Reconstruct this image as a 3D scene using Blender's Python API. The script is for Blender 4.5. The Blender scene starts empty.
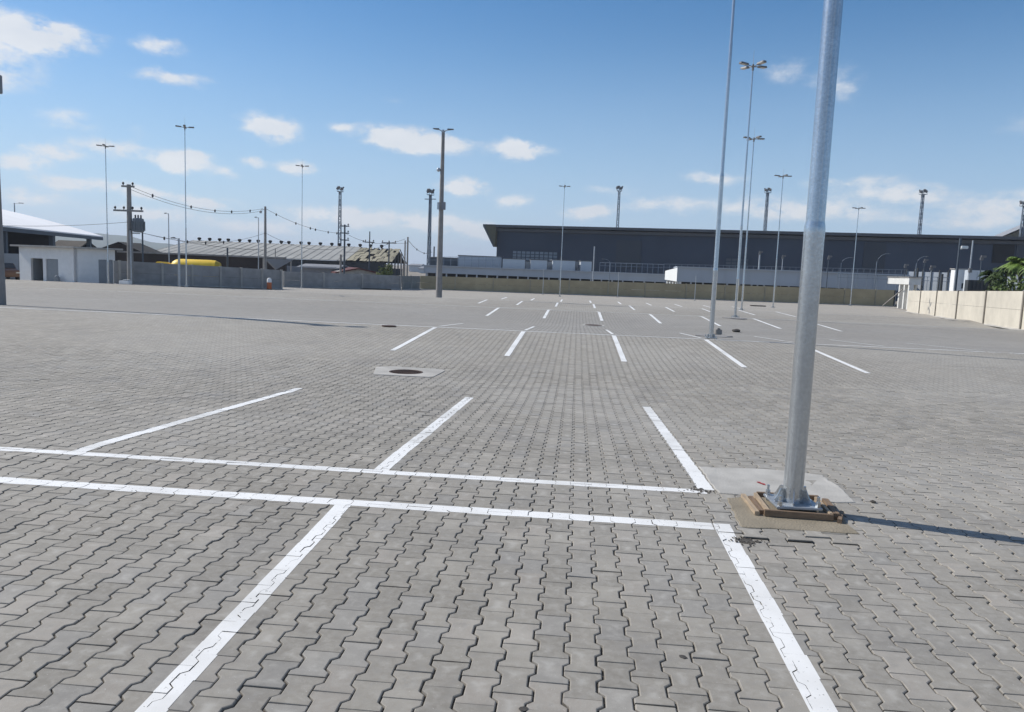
import bpy, bmesh, math, random
from mathutils import Vector, Matrix
R_ = math.radians
rnd = random.Random(7)
scene = bpy.context.scene
col = scene.collection

# ------------------------------------------------------------------ camera
FOC, PITCH, ROLL, YAW, CAMH = 763.0, 0.1145, 0.0385, 0.0818, 1.615
cp, sp, cy, sy = math.cos(PITCH), math.sin(PITCH), math.cos(YAW), math.sin(YAW)
FW = Vector((-sy*cp, cy*cp, -sp))
ri = Vector((cy, sy, 0)); up = ri.cross(FW)
RT = ri*math.cos(ROLL) + up*math.sin(ROLL)
UP = up*math.cos(ROLL) - ri*math.sin(ROLL)
CAM = Vector((0, 0, CAMH))
cd = bpy.data.cameras.new('camera'); cam = bpy.data.objects.new('camera', cd); col.objects.link(cam)
cd.sensor_width = 36; cd.lens = FOC/1024*36; cd.clip_end = 12000; cd.clip_start = 0.05
m = Matrix((RT, UP, -FW)).transposed().to_4x4(); m.translation = CAM
cam.matrix_world = m
scene.camera = cam
scene.render.resolution_x, scene.render.resolution_y = 1024, 712

# ------------------------------------------------------------------ sun, sky, exposure
SUN_EL, SUN_AZ = R_(41), R_(-75)          # azimuth clockwise from +Y
sd = Vector((math.sin(SUN_AZ)*math.cos(SUN_EL), math.cos(SUN_AZ)*math.cos(SUN_EL), math.sin(SUN_EL)))
sl = bpy.data.lights.new('sun', 'SUN'); sl.energy = 4.6; sl.angle = R_(0.53); sl.color = (1.0, 0.945, 0.86)
so = bpy.data.objects.new('sun', sl); col.objects.link(so); so.rotation_euler = sd.to_track_quat('Z', 'Y').to_euler()
so.location = (0, 0, 60)
scene.view_settings.view_transform = 'Standard'
scene.view_settings.look = 'None'
scene.view_settings.exposure = 0.14
scene.view_settings.gamma = 1.0
scene.view_settings.use_curve_mapping = False
SKY_STRENGTH = 0.104
HAZE = 0.00026

def ray(px, py):
    return FW + RT*((px-512)/FOC) - UP*((py-356)/FOC)

CLOUDS = [ # picture column, row, half width, half height, density : only used to read off a compass direction
 (8,28,28,12,1.0),(42,42,24,8,.75),(88,38,16,7,.45),(62,26,16,5,.6),(158,47,17,6,.75),(168,76,23,5,.75),(208,86,12,7,.3),
 (72,120,19,7,.6),(138,130,8,5,.25),(112,150,27,8,.9),(22,163,14,6,.95),(52,155,15,5,.75),(185,162,18,7,1.5),(254,162,9,5,.85),
 (228,174,12,4,.7),(272,127,19,9,1.4),(296,167,13,6,1.15),(345,127,13,4,.7),(396,140,28,9,1.3),(438,147,26,8,1.2),(522,152,24,6.5,1.4),
 (462,188,18,6,1.05),(60,182,20,5,.75),(108,186,26,4,.6),(28,197,24,5,.6),(205,203,22,5,.8),(588,214,20,6,1.0),(515,200,17,5,.6),(150,196,14,4,.7),
 (788,72,22,10,.42),(842,84,18,14,.46),(715,178,28,6,.5),(852,182,28,5,.55),(770,207,46,9,.62),(1000,204,40,9,.6),(660,205,30,7,.6),(610,190,22,5,.35),
 (385,100,20,6,.28),(330,215,40,8,.75),(420,225,44,8,.75),(150,215,40,6,.6),(900,195,34,7,.62),(960,222,40,6,.5),(840,214,40,6,.5),(260,228,40,6,.6),(480,232,36,6,.6),
 (-60,60,50,14,1.2),(-110,140,40,10,.8),(1120,120,60,14,.6)]

def build_world():
    w = bpy.data.worlds.new('World'); scene.world = w; w.use_nodes = True
    nt = w.node_tree; nt.nodes.clear(); N = nt.nodes.new; L = nt.links.new
    out = N('ShaderNodeOutputWorld'); bg = N('ShaderNodeBackground'); sky = N('ShaderNodeTexSky')
    sky.sky_type = 'NISHITA'; sky.sun_disc = False; sky.sun_elevation = SUN_EL; sky.sun_rotation = SUN_AZ % (2*math.pi)
    sky.air_density = 1.0; sky.dust_density = 0.2; sky.ozone_density = 2.6; sky.altitude = 50
    hs = N('ShaderNodeHueSaturation'); hs.inputs['Saturation'].default_value = 1.30; L(sky.outputs[0], hs.inputs['Color']); L(hs.outputs[0], bg.inputs[0]); bg.inputs[1].default_value = SKY_STRENGTH
    tc = N('ShaderNodeTexCoord'); sep = N('ShaderNodeSeparateXYZ'); L(tc.outputs['Generated'], sep.inputs[0])
    def M(op, a, b=None, c=None):
        n = N('ShaderNodeMath'); n.operation = op
        for i, v in enumerate((a, b, c)):
            if v is None: continue
            if isinstance(v, (int, float)): n.inputs[i].default_value = v
            else: L(v, n.inputs[i])
        return n.outputs[0]
    az = M('ARCTAN2', sep.outputs[0], sep.outputs[1]); el = M('ARCSINE', sep.outputs[2])
    # turbulence in direction space
    dirm = N('ShaderNodeVectorMath'); dirm.operation = 'MULTIPLY'; L(tc.outputs['Generated'], dirm.inputs[0]); dirm.inputs[1].default_value = (1, 1, 1.9)
    n1 = N('ShaderNodeTexNoise'); n1.inputs['Scale'].default_value = 11; n1.inputs['Detail'].default_value = 8; n1.inputs['Roughness'].default_value = .62; L(dirm.outputs[0], n1.inputs['Vector'])
    n2 = N('ShaderNodeTexNoise'); n2.inputs['Scale'].default_value = 34; n2.inputs['Detail'].default_value = 7; n2.inputs['Roughness'].default_value = .6; L(dirm.outputs[0], n2.inputs['Vector'])
    wob = N('ShaderNodeVectorMath'); wob.operation = 'MULTIPLY_ADD'; L(n1.outputs['Color'], wob.inputs[0]); wob.inputs[1].default_value = (.055, .03, 0); wob.inputs[2].default_value = (-.0275, -.015, 0)
    ae = N('ShaderNodeCombineXYZ'); L(az, ae.inputs[0]); L(el, ae.inputs[1])
    p = N('ShaderNodeVectorMath'); p.operation = 'ADD'; L(ae.outputs[0], p.inputs[0]); L(wob.outputs[0], p.inputs[1])
    tot = None
    for (px, py, hw, hh, s) in CLOUDS:
        d = ray(px, py).normalized()
        a0, e0 = math.atan2(d.x, d.y), math.asin(d.z)
        v = N('ShaderNodeVectorMath'); v.operation = 'SUBTRACT'; L(p.outputs[0], v.inputs[0]); v.inputs[1].default_value = (a0, e0, 0)
        q = N('ShaderNodeVectorMath'); q.operation = 'MULTIPLY'; L(v.outputs[0], q.inputs[0]); q.inputs[1].default_value = (FOC/hw/1.0, FOC/hh/1.0, 0)
        dt = N('ShaderNodeVectorMath'); dt.operation = 'DOT_PRODUCT'; L(q.outputs[0], dt.inputs[0]); L(q.outputs[0], dt.inputs[1])
        g = M('POWER', 0.5, dt.outputs['Value'])
        s = s*1.35 if py > 176 else s
        tot = M('MULTIPLY', g, s) if tot is None else M('MULTIPLY_ADD', g, s, tot)
    nn = M('MULTIPLY_ADD', n2.outputs[0], 3.2, -.62)
    f = M('MULTIPLY', tot, nn)
    mr = N('ShaderNodeMapRange'); mr.interpolation_type = 'SMOOTHSTEP'; L(f, mr.inputs[0]); mr.inputs[1].default_value = .12; mr.inputs[2].default_value = 1.0; mr.inputs[4].default_value = .86
    # thin veil low over the horizon
    lo = N('ShaderNodeMapRange'); lo.interpolation_type = 'SMOOTHSTEP'; L(el, lo.inputs[0]); lo.inputs[1].default_value = .34; lo.inputs[2].default_value = -.02; lo.inputs[3].default_value = 0; lo.inputs[4].default_value = 1
    n3 = N('ShaderNodeTexNoise'); n3.inputs['Scale'].default_value = 5; n3.inputs['Detail'].default_value = 6; L(dirm.outputs[0], n3.inputs['Vector'])
    veil = M('MULTIPLY', lo.outputs[0], M('MULTIPLY_ADD', n3.outputs[0], .35, .62))
    
    bc = N('ShaderNodeBackground'); bc.inputs[0].default_value = (.84, .85, .87, 1); bc.inputs[1].default_value = 0.93
    bv = N('ShaderNodeBackground'); bv.inputs[0].default_value = (.46, .64, .90, 1); bv.inputs[1].default_value = .86
    mv = N('ShaderNodeMixShader'); L(veil, mv.inputs[0]); L(bg.outputs[0], mv.inputs[1]); L(bv.outputs[0], mv.inputs[2])
    # added cloud cover, unseen overhead and behind, put in to whiten the fill light
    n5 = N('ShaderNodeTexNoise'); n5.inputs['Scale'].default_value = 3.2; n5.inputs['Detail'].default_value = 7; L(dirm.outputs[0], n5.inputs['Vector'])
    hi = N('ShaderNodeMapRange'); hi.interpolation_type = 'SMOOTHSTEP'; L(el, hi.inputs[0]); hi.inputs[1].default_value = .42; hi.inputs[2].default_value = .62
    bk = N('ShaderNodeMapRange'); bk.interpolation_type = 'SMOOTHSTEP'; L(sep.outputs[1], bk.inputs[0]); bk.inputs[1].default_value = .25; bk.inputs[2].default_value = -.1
    fill_cv = N('ShaderNodeMapRange'); fill_cv.interpolation_type = 'SMOOTHSTEP'; L(n5.outputs[0], fill_cv.inputs[0]); fill_cv.inputs[1].default_value = .42; fill_cv.inputs[2].default_value = .60; fill_cv.inputs[4].default_value = .30
    cover = M('MULTIPLY', fill_cv.outputs[0], M('MAXIMUM', hi.outputs[0], bk.outputs[0]))
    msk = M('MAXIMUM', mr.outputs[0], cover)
    mx = N('ShaderNodeMixShader'); cs = N('ShaderNodeMix'); cs.data_type = 'RGBA'; L(n1.outputs[0], cs.inputs[0]); cs.inputs[6].default_value = (.62, .66, .73, 1); cs.inputs[7].default_value = (.98, .97, .95, 1); L(cs.outputs[2], bc.inputs[0])
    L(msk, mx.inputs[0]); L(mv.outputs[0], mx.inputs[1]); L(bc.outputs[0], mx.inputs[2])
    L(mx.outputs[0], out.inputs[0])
build_world()

# ------------------------------------------------------------------ placing helpers
PROF = [(-60,0),(0,0),(4.9,0.0),(5.67,.02),(10.66,-.24),(13.4,-.31),(16.2,-.265),(21.35,-.12),(29,-.5),(33,-.49),(38.2,-.38),(46,-.76),(49,-.72),(54,-.67),(62,-1.0),(70,-1.02),(78,-1.28),(95,-1.38),(4000,-1.38)]
def _lin(y):
    for (a, za), (b, zb) in zip(PROF, PROF[1:]):
        if y <= b: return za + (zb-za)*(y-a)/(b-a)
    return -1.38
def gz(x, y=None):
    if y is None: x, y = x[0], x[1]
    return sum(_lin(y+k) for k in (-.5, -.25, 0, .25, .5))/5
OFF = -1.42                                # level of the land beyond the walls
def at(px, py, d): return CAM + ray(px, py)*d
def hit(px, py):                            # where the sight line meets the paving
    r = ray(px, py); d = 1.0
    while d < 140:
        q = CAM + r*d
        if q.z <= gz(q): break
        d += .1
    a, b = d-.1, d
    for _ in range(20):
        mm = (a+b)/2; q = CAM + r*mm
        if q.z <= gz(q): b = mm
        else: a = mm
    q = CAM + r*b; q.z = gz(q); return q
def spot(px, py, d, z=None):                # plan position at depth d, standing on level z (or the paving)
    q = at(px, py, d); q.z = gz(q) if z is None else z; return q
def topz(px, py, d): return at(px, py, d).z

# ------------------------------------------------------------------ materials
MATS = {}
def nodes(name):
    mt = bpy.data.materials.new(name); mt.use_nodes = True; nt = mt.node_tree
    return mt, nt, nt.nodes['Principled BSDF']
def pm(name, c, rough=.75, metal=0.0, var=.18, scale=6.0, bump=.15, c2=None, big=.6, stretch=(1, 1, 1), spec=.5, bumpscale=None):
    """principled surface with two scales of mottling and a fine bump"""
    if name in MATS: return MATS[name]
    mt, nt, bs = nodes(name); N = nt.nodes.new; L = nt.links.new
    tc = N('ShaderNodeTexCoord'); mp = N('ShaderNodeMapping'); mp.inputs['Scale'].default_value = stretch
    L(tc.outputs['Object'], mp.inputs[0])
    n1 = N('ShaderNodeTexNoise'); n1.inputs['Scale'].default_value = scale; n1.inputs['Detail'].default_value = 6; L(mp.outputs[0], n1.inputs['Vector'])
    n2 = N('ShaderNodeTexNoise'); n2.inputs['Scale'].default_value = scale*.17; n2.inputs['Detail'].default_value = 4; L(mp.outputs[0], n2.inputs['Vector'])
    mix = N('ShaderNodeMix'); mix.data_type = 'RGBA'
    c2 = c2 or tuple(x*(1-var*1.5) for x in c)
    mix.inputs[6].default_value = (*c2, 1); mix.inputs[7].default_value = (*[min(1, x*(1+var*.5)) for x in c], 1)
    ad = N('ShaderNodeMath'); ad.operation = 'MULTIPLY_ADD'; L(n2.outputs[0], ad.inputs[0]); ad.inputs[1].default_value = big*2; L(n1.outputs[0], ad.inputs[2])
    mr = N('ShaderNodeMapRange'); L(ad.outputs[0], mr.inputs[0]); mr.inputs[1].default_value = .35+big*.65; mr.inputs[2].default_value = .65+big*1.3
    L(mr.outputs[0], mix.inputs[0]); L(mix.outputs[2], bs.inputs['Base Color'])
    bs.inputs['Roughness'].default_value = rough; bs.inputs['Metallic'].default_value = metal
    bs.inputs['Specular IOR Level'].default_value = spec
    if bump:
        b = N('ShaderNodeBump'); b.inputs['Strength'].default_value = bump; b.inputs['Distance'].default_value = .02
        if bumpscale:
            n4 = N('ShaderNodeTexNoise'); n4.inputs['Scale'].default_value = bumpscale; n4.inputs['Detail'].default_value = 4; L(tc.outputs['Object'], n4.inputs['Vector']); L(n4.outputs[0], b.inputs['Height'])
        else: L(n1.outputs[0], b.inputs['Height'])
        L(b.outputs[0], bs.inputs['Normal'])
    MATS[name] = mt; return mt

PW, PL, PA = 0.135, 0.195, 0.0125          # paver column pitch, length, half swing of the wavy edge
PX0, PY0 = 0.03, 0.02
def paver_mat(name, joints):
    mt, nt, bs = nodes(name); N = nt.nodes.new; L = nt.links.new
    def M(op, a, b=None, c=None):
        n = N('ShaderNodeMath'); n.operation = op
        for i, v in enumerate((a, b, c)):
            if v is None: continue
            if isinstance(v, (int, float)): n.inputs[i].default_value = v
            else: L(v, n.inputs[i])
        return n.outputs[0]
    def MR(v, a, b, c=0, d=1, smooth=True):
        n = N('ShaderNodeMapRange'); n.interpolation_type = 'SMOOTHSTEP' if smooth else 'LINEAR'
        L(v, n.inputs[0])
        for i, q in enumerate((a, b, c, d)): n.inputs[i+1].default_value = q
        return n.outputs[0]
    def noise(vec, sc, det=4, rough=.55):
        n = N('ShaderNodeTexNoise'); n.inputs['Scale'].default_value = sc; n.inputs['Detail'].default_value = det; n.inputs['Roughness'].default_value = rough
        L(vec, n.inputs['Vector']); return n.outputs[0]
    def mixc(f, a, b, typ='MIX'):
        n = N('ShaderNodeMix'); n.data_type = 'RGBA'; n.blend_type = typ
        if isinstance(f, (int, float)): n.inputs[0].default_value = f
        else: L(f, n.inputs[0])
        for i, q in ((6, a), (7, b)):
            if isinstance(q, tuple): n.inputs[i].default_value = (*q, 1)
            else: L(q, n.inputs[i])
        return n.outputs[2]
    geo = N('ShaderNodeNewGeometry'); sep = N('ShaderNodeSeparateXYZ'); L(geo.outputs['Position'], sep.inputs[0])
    X, Y = sep.outputs[0], sep.outputs[1]
    u = M('MULTIPLY', M('SUBTRACT', X, PX0), 1/PW); v = M('MULTIPLY', M('SUBTRACT', Y, PY0), 1/PL)
    i = M('ROUND', u); par = M('FLOORED_MODULO', i, 2.0); s = M('MULTIPLY_ADD', par, -2.0, 1.0)
    w = M('MULTIPLY', M('COSINE', M('MULTIPLY', v, 2*math.pi)), -2.2)
    w = M('MAXIMUM', M('MINIMUM', w, 1.0), -1.0)
    b = M('ADD', i, M('MULTIPLY', M('MULTIPLY', s, w), PA/PW))
    du = M('SUBTRACT', u, b)
    c = M('ADD', i, M('SUBTRACT', M('GREATER_THAN', du, 0.0), 1.0))
    dx = M('MULTIPLY', M('ABSOLUTE', du), PW)
    half = M('MULTIPLY', M('FLOORED_MODULO', c, 2.0), .5)
    vv = M('ADD', v, M('ADD', half, .5))
    dy = M('MULTIPLY', M('ABSOLUTE', M('SUBTRACT', M('FRACT', vv), .5)), PL*1.0)
    dyj = M('SUBTRACT', PL*.5, dy)          # distance to transverse joint
    row = M('FLOOR', M('ADD', v, half))
    dyj = M('MULTIPLY', M('ABSOLUTE', M('SUBTRACT', M('FRACT', M('ADD', M('ADD', v, half), .5)), .5)), PL)
    idv = N('ShaderNodeCombineXYZ'); L(c, idv.inputs[0]); L(row, idv.inputs[1])
    wn = N('ShaderNodeTexWhiteNoise'); wn.noise_dimensions = '3D'; L(idv.outputs[0], wn.inputs[0])
    wn2 = N('ShaderNodeTexWhiteNoise'); wn2.noise_dimensions = '3D'
    idv2 = N('ShaderNodeCombineXYZ'); L(c, idv2.inputs[0]); L(row, idv2.inputs[1]); idv2.inputs[2].default_value = 7.3; L(idv2.outputs[0], wn2.inputs[0])
    pos = geo.outputs['Position']
    # concrete tones: warm grey, bluish grey, pinkish beige
    base = mixc(MR(wn.outputs[0], 0, 1, smooth=False), (.210, .193, .164), (.294, .271, .232))
    base = mixc(M('MULTIPLY', M('GREATER_THAN', wn2.outputs[0], .90), .30), base, (.26, .262, .264))
    base = mixc(M('MULTIPLY', M('LESS_THAN', wn2.outputs[0], .10), .45), base, (.36, .325, .285))
    blots = noise(pos, 26, 6, .6)
    base = mixc(MR(blots, .35, .72, 0, .42), base, (.40, .382, .345))
    drk = noise(pos, 13, 6, .65)
    base = mixc(MR(drk, .48, .72, 0, .45), base, (.17, .16, .145))
    grain = noise(pos, 330, 2)
    base = mixc(M('MULTIPLY', MR(grain, .35, .7), .30), base, (.17, .165, .16))
    speck = MR(noise(pos, 120, 3), .68, .74)
    base = mixc(M('MULTIPLY', speck, .55), base, (.66, .65, .62))
    # broad wear: dusty and darker tracts, travelled lanes
    big = noise(pos, .16, 5); mid = noise(pos, .9, 5, .6)
    base = mixc(MR(big, .42, .66, 0, .38), base, (.40, .385, .355))
    base = mixc(MR(mid, .50, .70, 0, .40), base, (.19, .183, .175))
    base = mixc(M('MULTIPLY', MR(Y, 11, 19), .28), base, (.37, .345, .30))
    lpt = noise(pos, 2.1, 6, .65); base = mixc(MR(lpt, .50, .70, 0, .38), base, (.40, .375, .33))
    # far end dusted with pale sand
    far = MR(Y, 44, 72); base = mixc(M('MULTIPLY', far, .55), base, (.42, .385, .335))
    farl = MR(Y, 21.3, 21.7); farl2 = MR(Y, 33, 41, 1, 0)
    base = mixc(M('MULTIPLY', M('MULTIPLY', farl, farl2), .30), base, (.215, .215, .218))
    # dark spots of oil and grit
    spots = MR(noise(pos, 2.3, 3, .5), .73, .79); base = mixc(M('MULTIPLY', spots, .55), base, (.07, .065, .06))
    # faint turning marks left by tyres
    for (cx, cyy, rr, ww) in ((2.2, 3.4, 7.5, .11), (2.2, 3.4, 9.1, .11), (-9, 18, 6.2, .10), (-9, 18, 7.7, .10), (9, 26, 8, .13), (0, 11, 4.4, .09)):
        dd = N('ShaderNodeVectorMath'); dd.operation = 'DISTANCE'; fl = N('ShaderNodeCombineXYZ'); L(X, fl.inputs[0]); L(Y, fl.inputs[1])
        L(fl.outputs[0], dd.inputs[0]); dd.inputs[1].default_value = (cx, cyy, 0)
        rg = MR(M('ABSOLUTE', M('SUBTRACT', dd.outputs['Value'], rr)), .0, ww, 1, 0)
        base = mixc(M('MULTIPLY', rg, M('MULTIPLY', MR(noise(pos, .6, 2), .45, .62), .30)), base, (.12, .117, .115))
    dj = M('MINIMUM', dx, M('ADD', dyj, .0008))
    ctr = M('MULTIPLY', MR(dj, .018, .055), MR(noise(pos, 7, 4, .6), .48, .68))
    base = mixc(M('MULTIPLY', ctr, .40), base, (.47, .455, .42))
    rim = M('MULTIPLY', MR(dj, .002, .016, 1, 0), MR(noise(pos, 9, 4, .6), .40, .66))
    base = mixc(M('MULTIPLY', rim, .40), base, (.16, .15, .135))
    jm = MR(dj, .0016, .0036, 1, 0)
    wear = noise(pos, 5, 3)
    jcol = mixc(MR(noise(pos, .45, 3), .46, .62), (.055, .047, .038), (.17, .15, .115))
    base = mixc(M('MULTIPLY', jm, MR(wear, .3, .7, .95, .6)), base, jcol)
    L(base, bs.inputs['Base Color'])
    bs.inputs['Roughness'].default_value = .86; bs.inputs['Specular IOR Level'].default_value = .35
    h = M('MULTIPLY', grain, .12)
    h = M('ADD', h, M('MULTIPLY', blots, .25))
    if joints:
        h = M('ADD', M('MULTIPLY', h, 1.0), M('MULTIPLY', MR(dj, .002, .009), 3.2))
        h = M('ADD', h, M('MULTIPLY', wn2.outputs[0], .5))
    bp = N('ShaderNodeBump'); bp.inputs['Strength'].default_value = .8; bp.inputs['Distance'].default_value = .0025
    L(h, bp.inputs['Height']); L(bp.outputs[0], bs.inputs['Normal'])
    return mt
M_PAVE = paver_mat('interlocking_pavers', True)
M_PAVE_NEAR = paver_mat('interlocking_pavers_close', False)

def paint_mat(name, wear):
    mt, nt, bs = nodes(name); N = nt.nodes.new; L = nt.links.new
    geo = N('ShaderNodeNewGeometry')
    n = N('ShaderNodeTexNoise'); n.inputs['Scale'].default_value = 9; n.inputs['Detail'].default_value = 8; n.inputs['Roughness'].default_value = .7; L(geo.outputs['Position'], n.inputs['Vector'])
    n2 = N('ShaderNodeTexNoise'); n2.inputs['Scale'].default_value = 1.1; n2.inputs['Detail'].default_value = 4; L(geo.outputs['Position'], n2.inputs['Vector'])
    r = N('ShaderNodeMix'); r.data_type = 'RGBA'; L(n.outputs[0], r.inputs[0]); r.inputs[6].default_value = (.70, .69, .66, 1); r.inputs[7].default_value = (.84, .84, .83, 1)
    L(r.outputs[2], bs.inputs['Base Color']); bs.inputs['Roughness'].default_value = .55
    d2 = N('ShaderNodeMapRange'); d2.interpolation_type = 'SMOOTHSTEP'; L(n2.outputs[0], d2.inputs[0]); d2.inputs[1].default_value = .46; d2.inputs[2].default_value = .68; d2.inputs[4].default_value = .45
    r2 = N('ShaderNodeMix'); r2.data_type = 'RGBA'; L(d2.outputs[0], r2.inputs[0]); L(r.outputs[2], r2.inputs[6]); r2.inputs[7].default_value = (.46, .45, .42, 1); L(r2.outputs[2], bs.inputs['Base Color'])
    if not wear:
        n6 = N('ShaderNodeTexNoise'); n6.inputs['Scale'].default_value = 42; n6.inputs['Detail'].default_value = 5; n6.inputs['Roughness'].default_value = .65; L(geo.outputs['Position'], n6.inputs['Vector'])
        ch = N('ShaderNodeMapRange'); L(n6.outputs[0], ch.inputs[0]); ch.inputs[1].default_value = .31; ch.inputs[2].default_value = .36; ch.inputs[3].default_value = .1; L(ch.outputs[0], bs.inputs['Alpha'])
    g = N('ShaderNodeTexNoise'); g.inputs['Scale'].default_value = 260; L(geo.outputs['Position'], g.inputs['Vector'])
    b = N('ShaderNodeBump'); b.inputs['Strength'].default_value = .35; b.inputs['Distance'].default_value = .002; L(g.outputs[0], b.inputs['Height']); L(b.outputs[0], bs.inputs['Normal'])
    if wear:
        a = N('ShaderNodeMath'); a.operation = 'MULTIPLY_ADD'; L(n2.outputs[0], a.inputs[0]); a.inputs[1].default_value = 1.6; L(n.outputs[0], a.inputs[2])
        mr = N('ShaderNodeMapRange'); mr.interpolation_type = 'SMOOTHSTEP'; L(a.outputs[0], mr.inputs[0])
        t = {1: .95, 2: .98, 3: 1.3}[wear]
        mr.inputs[1].default_value = t-.12; mr.inputs[2].default_value = t+.12
        L(mr.outputs[0], bs.inputs['Alpha'])
    return mt
M_PAINT = paint_mat('white_road_paint', 0); M_PAINT1 = paint_mat('chipped_road_paint', 1); M_PAINT2 = paint_mat('worn_road_paint', 2); M_PAINT3 = paint_mat('faint_road_paint', 3)

GALV = pm('galvanised_steel', (.52, .55, .575), rough=.24, metal=.86, var=.11, scale=55, bump=.04, big=.3)
GALV_OLD = pm('dull_galvanised_steel', (.46, .49, .52), rough=.5, metal=.7, var=.2, scale=14, bump=.05)
LAMPM = pm('lamp_housing_grey', (.16, .16, .165), rough=.5, metal=.2, var=.1, scale=9, bump=0)
LENS = pm('lamp_lens', (.55, .52, .46), rough=.2, var=.05, scale=4, bump=0)
CONC = pm('precast_concrete', (.40, .385, .36), rough=.9, var=.2, scale=3, bump=.2, bumpscale=30)
CONC_D = pm('weathered_concrete_post', (.27, .26, .25), rough=.9, var=.2, scale=3, bump=.2, bumpscale=30)
SLAB = pm('fresh_concrete', (.42, .405, .375), rough=.9, var=.22, scale=4, bump=.2, bumpscale=60)
MORT = pm('damp_mortar', (.25, .215, .16), rough=.92, var=.2, scale=5, bump=.4, bumpscale=70)
WOOD = pm('formwork_timber', (.42, .32, .21), rough=.85, c2=(.24, .19, .14), var=.35, scale=5, stretch=(2, 14, 14), bump=.2)
WOOD2 = pm('darker_formwork_timber', (.23, .155, .095), rough=.85, c2=(.12, .085, .06), var=.35, scale=5, stretch=(2, 14, 14), bump=.2)  # darker copy of the timber, the right board's shadow put into its colour
IRON = pm('rusty_cast_iron', (.085, .05, .035), rough=.75, metal=.3, var=.4, scale=12, bump=.3)
DARK = pm('black_rubber', (.025, .025, .028), rough=.6, var=.2, scale=6, bump=.05)
WHITEP = pm('white_wall_paint', (.78, .78, .77), rough=.8, var=.07, scale=2.5, bump=.05)
DOORG = pm('grey_door_paint', (.26, .28, .30), rough=.6, var=.08, scale=3, bump=0)
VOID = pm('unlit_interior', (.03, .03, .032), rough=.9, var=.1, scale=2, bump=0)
GREYBLUE = pm('pale_grey_wall_paint', (.62, .62, .60), rough=.85, var=.1, scale=2.5, bump=.05)
WHROOF = pm('white_metal_sheet', (.86, .86, .86), rough=.9, var=.04, scale=.4, bump=0, spec=0)
STEELD = pm('dark_blue_steel', (.055, .075, .10), rough=.6, var=.15, scale=2, bump=0)

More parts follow.
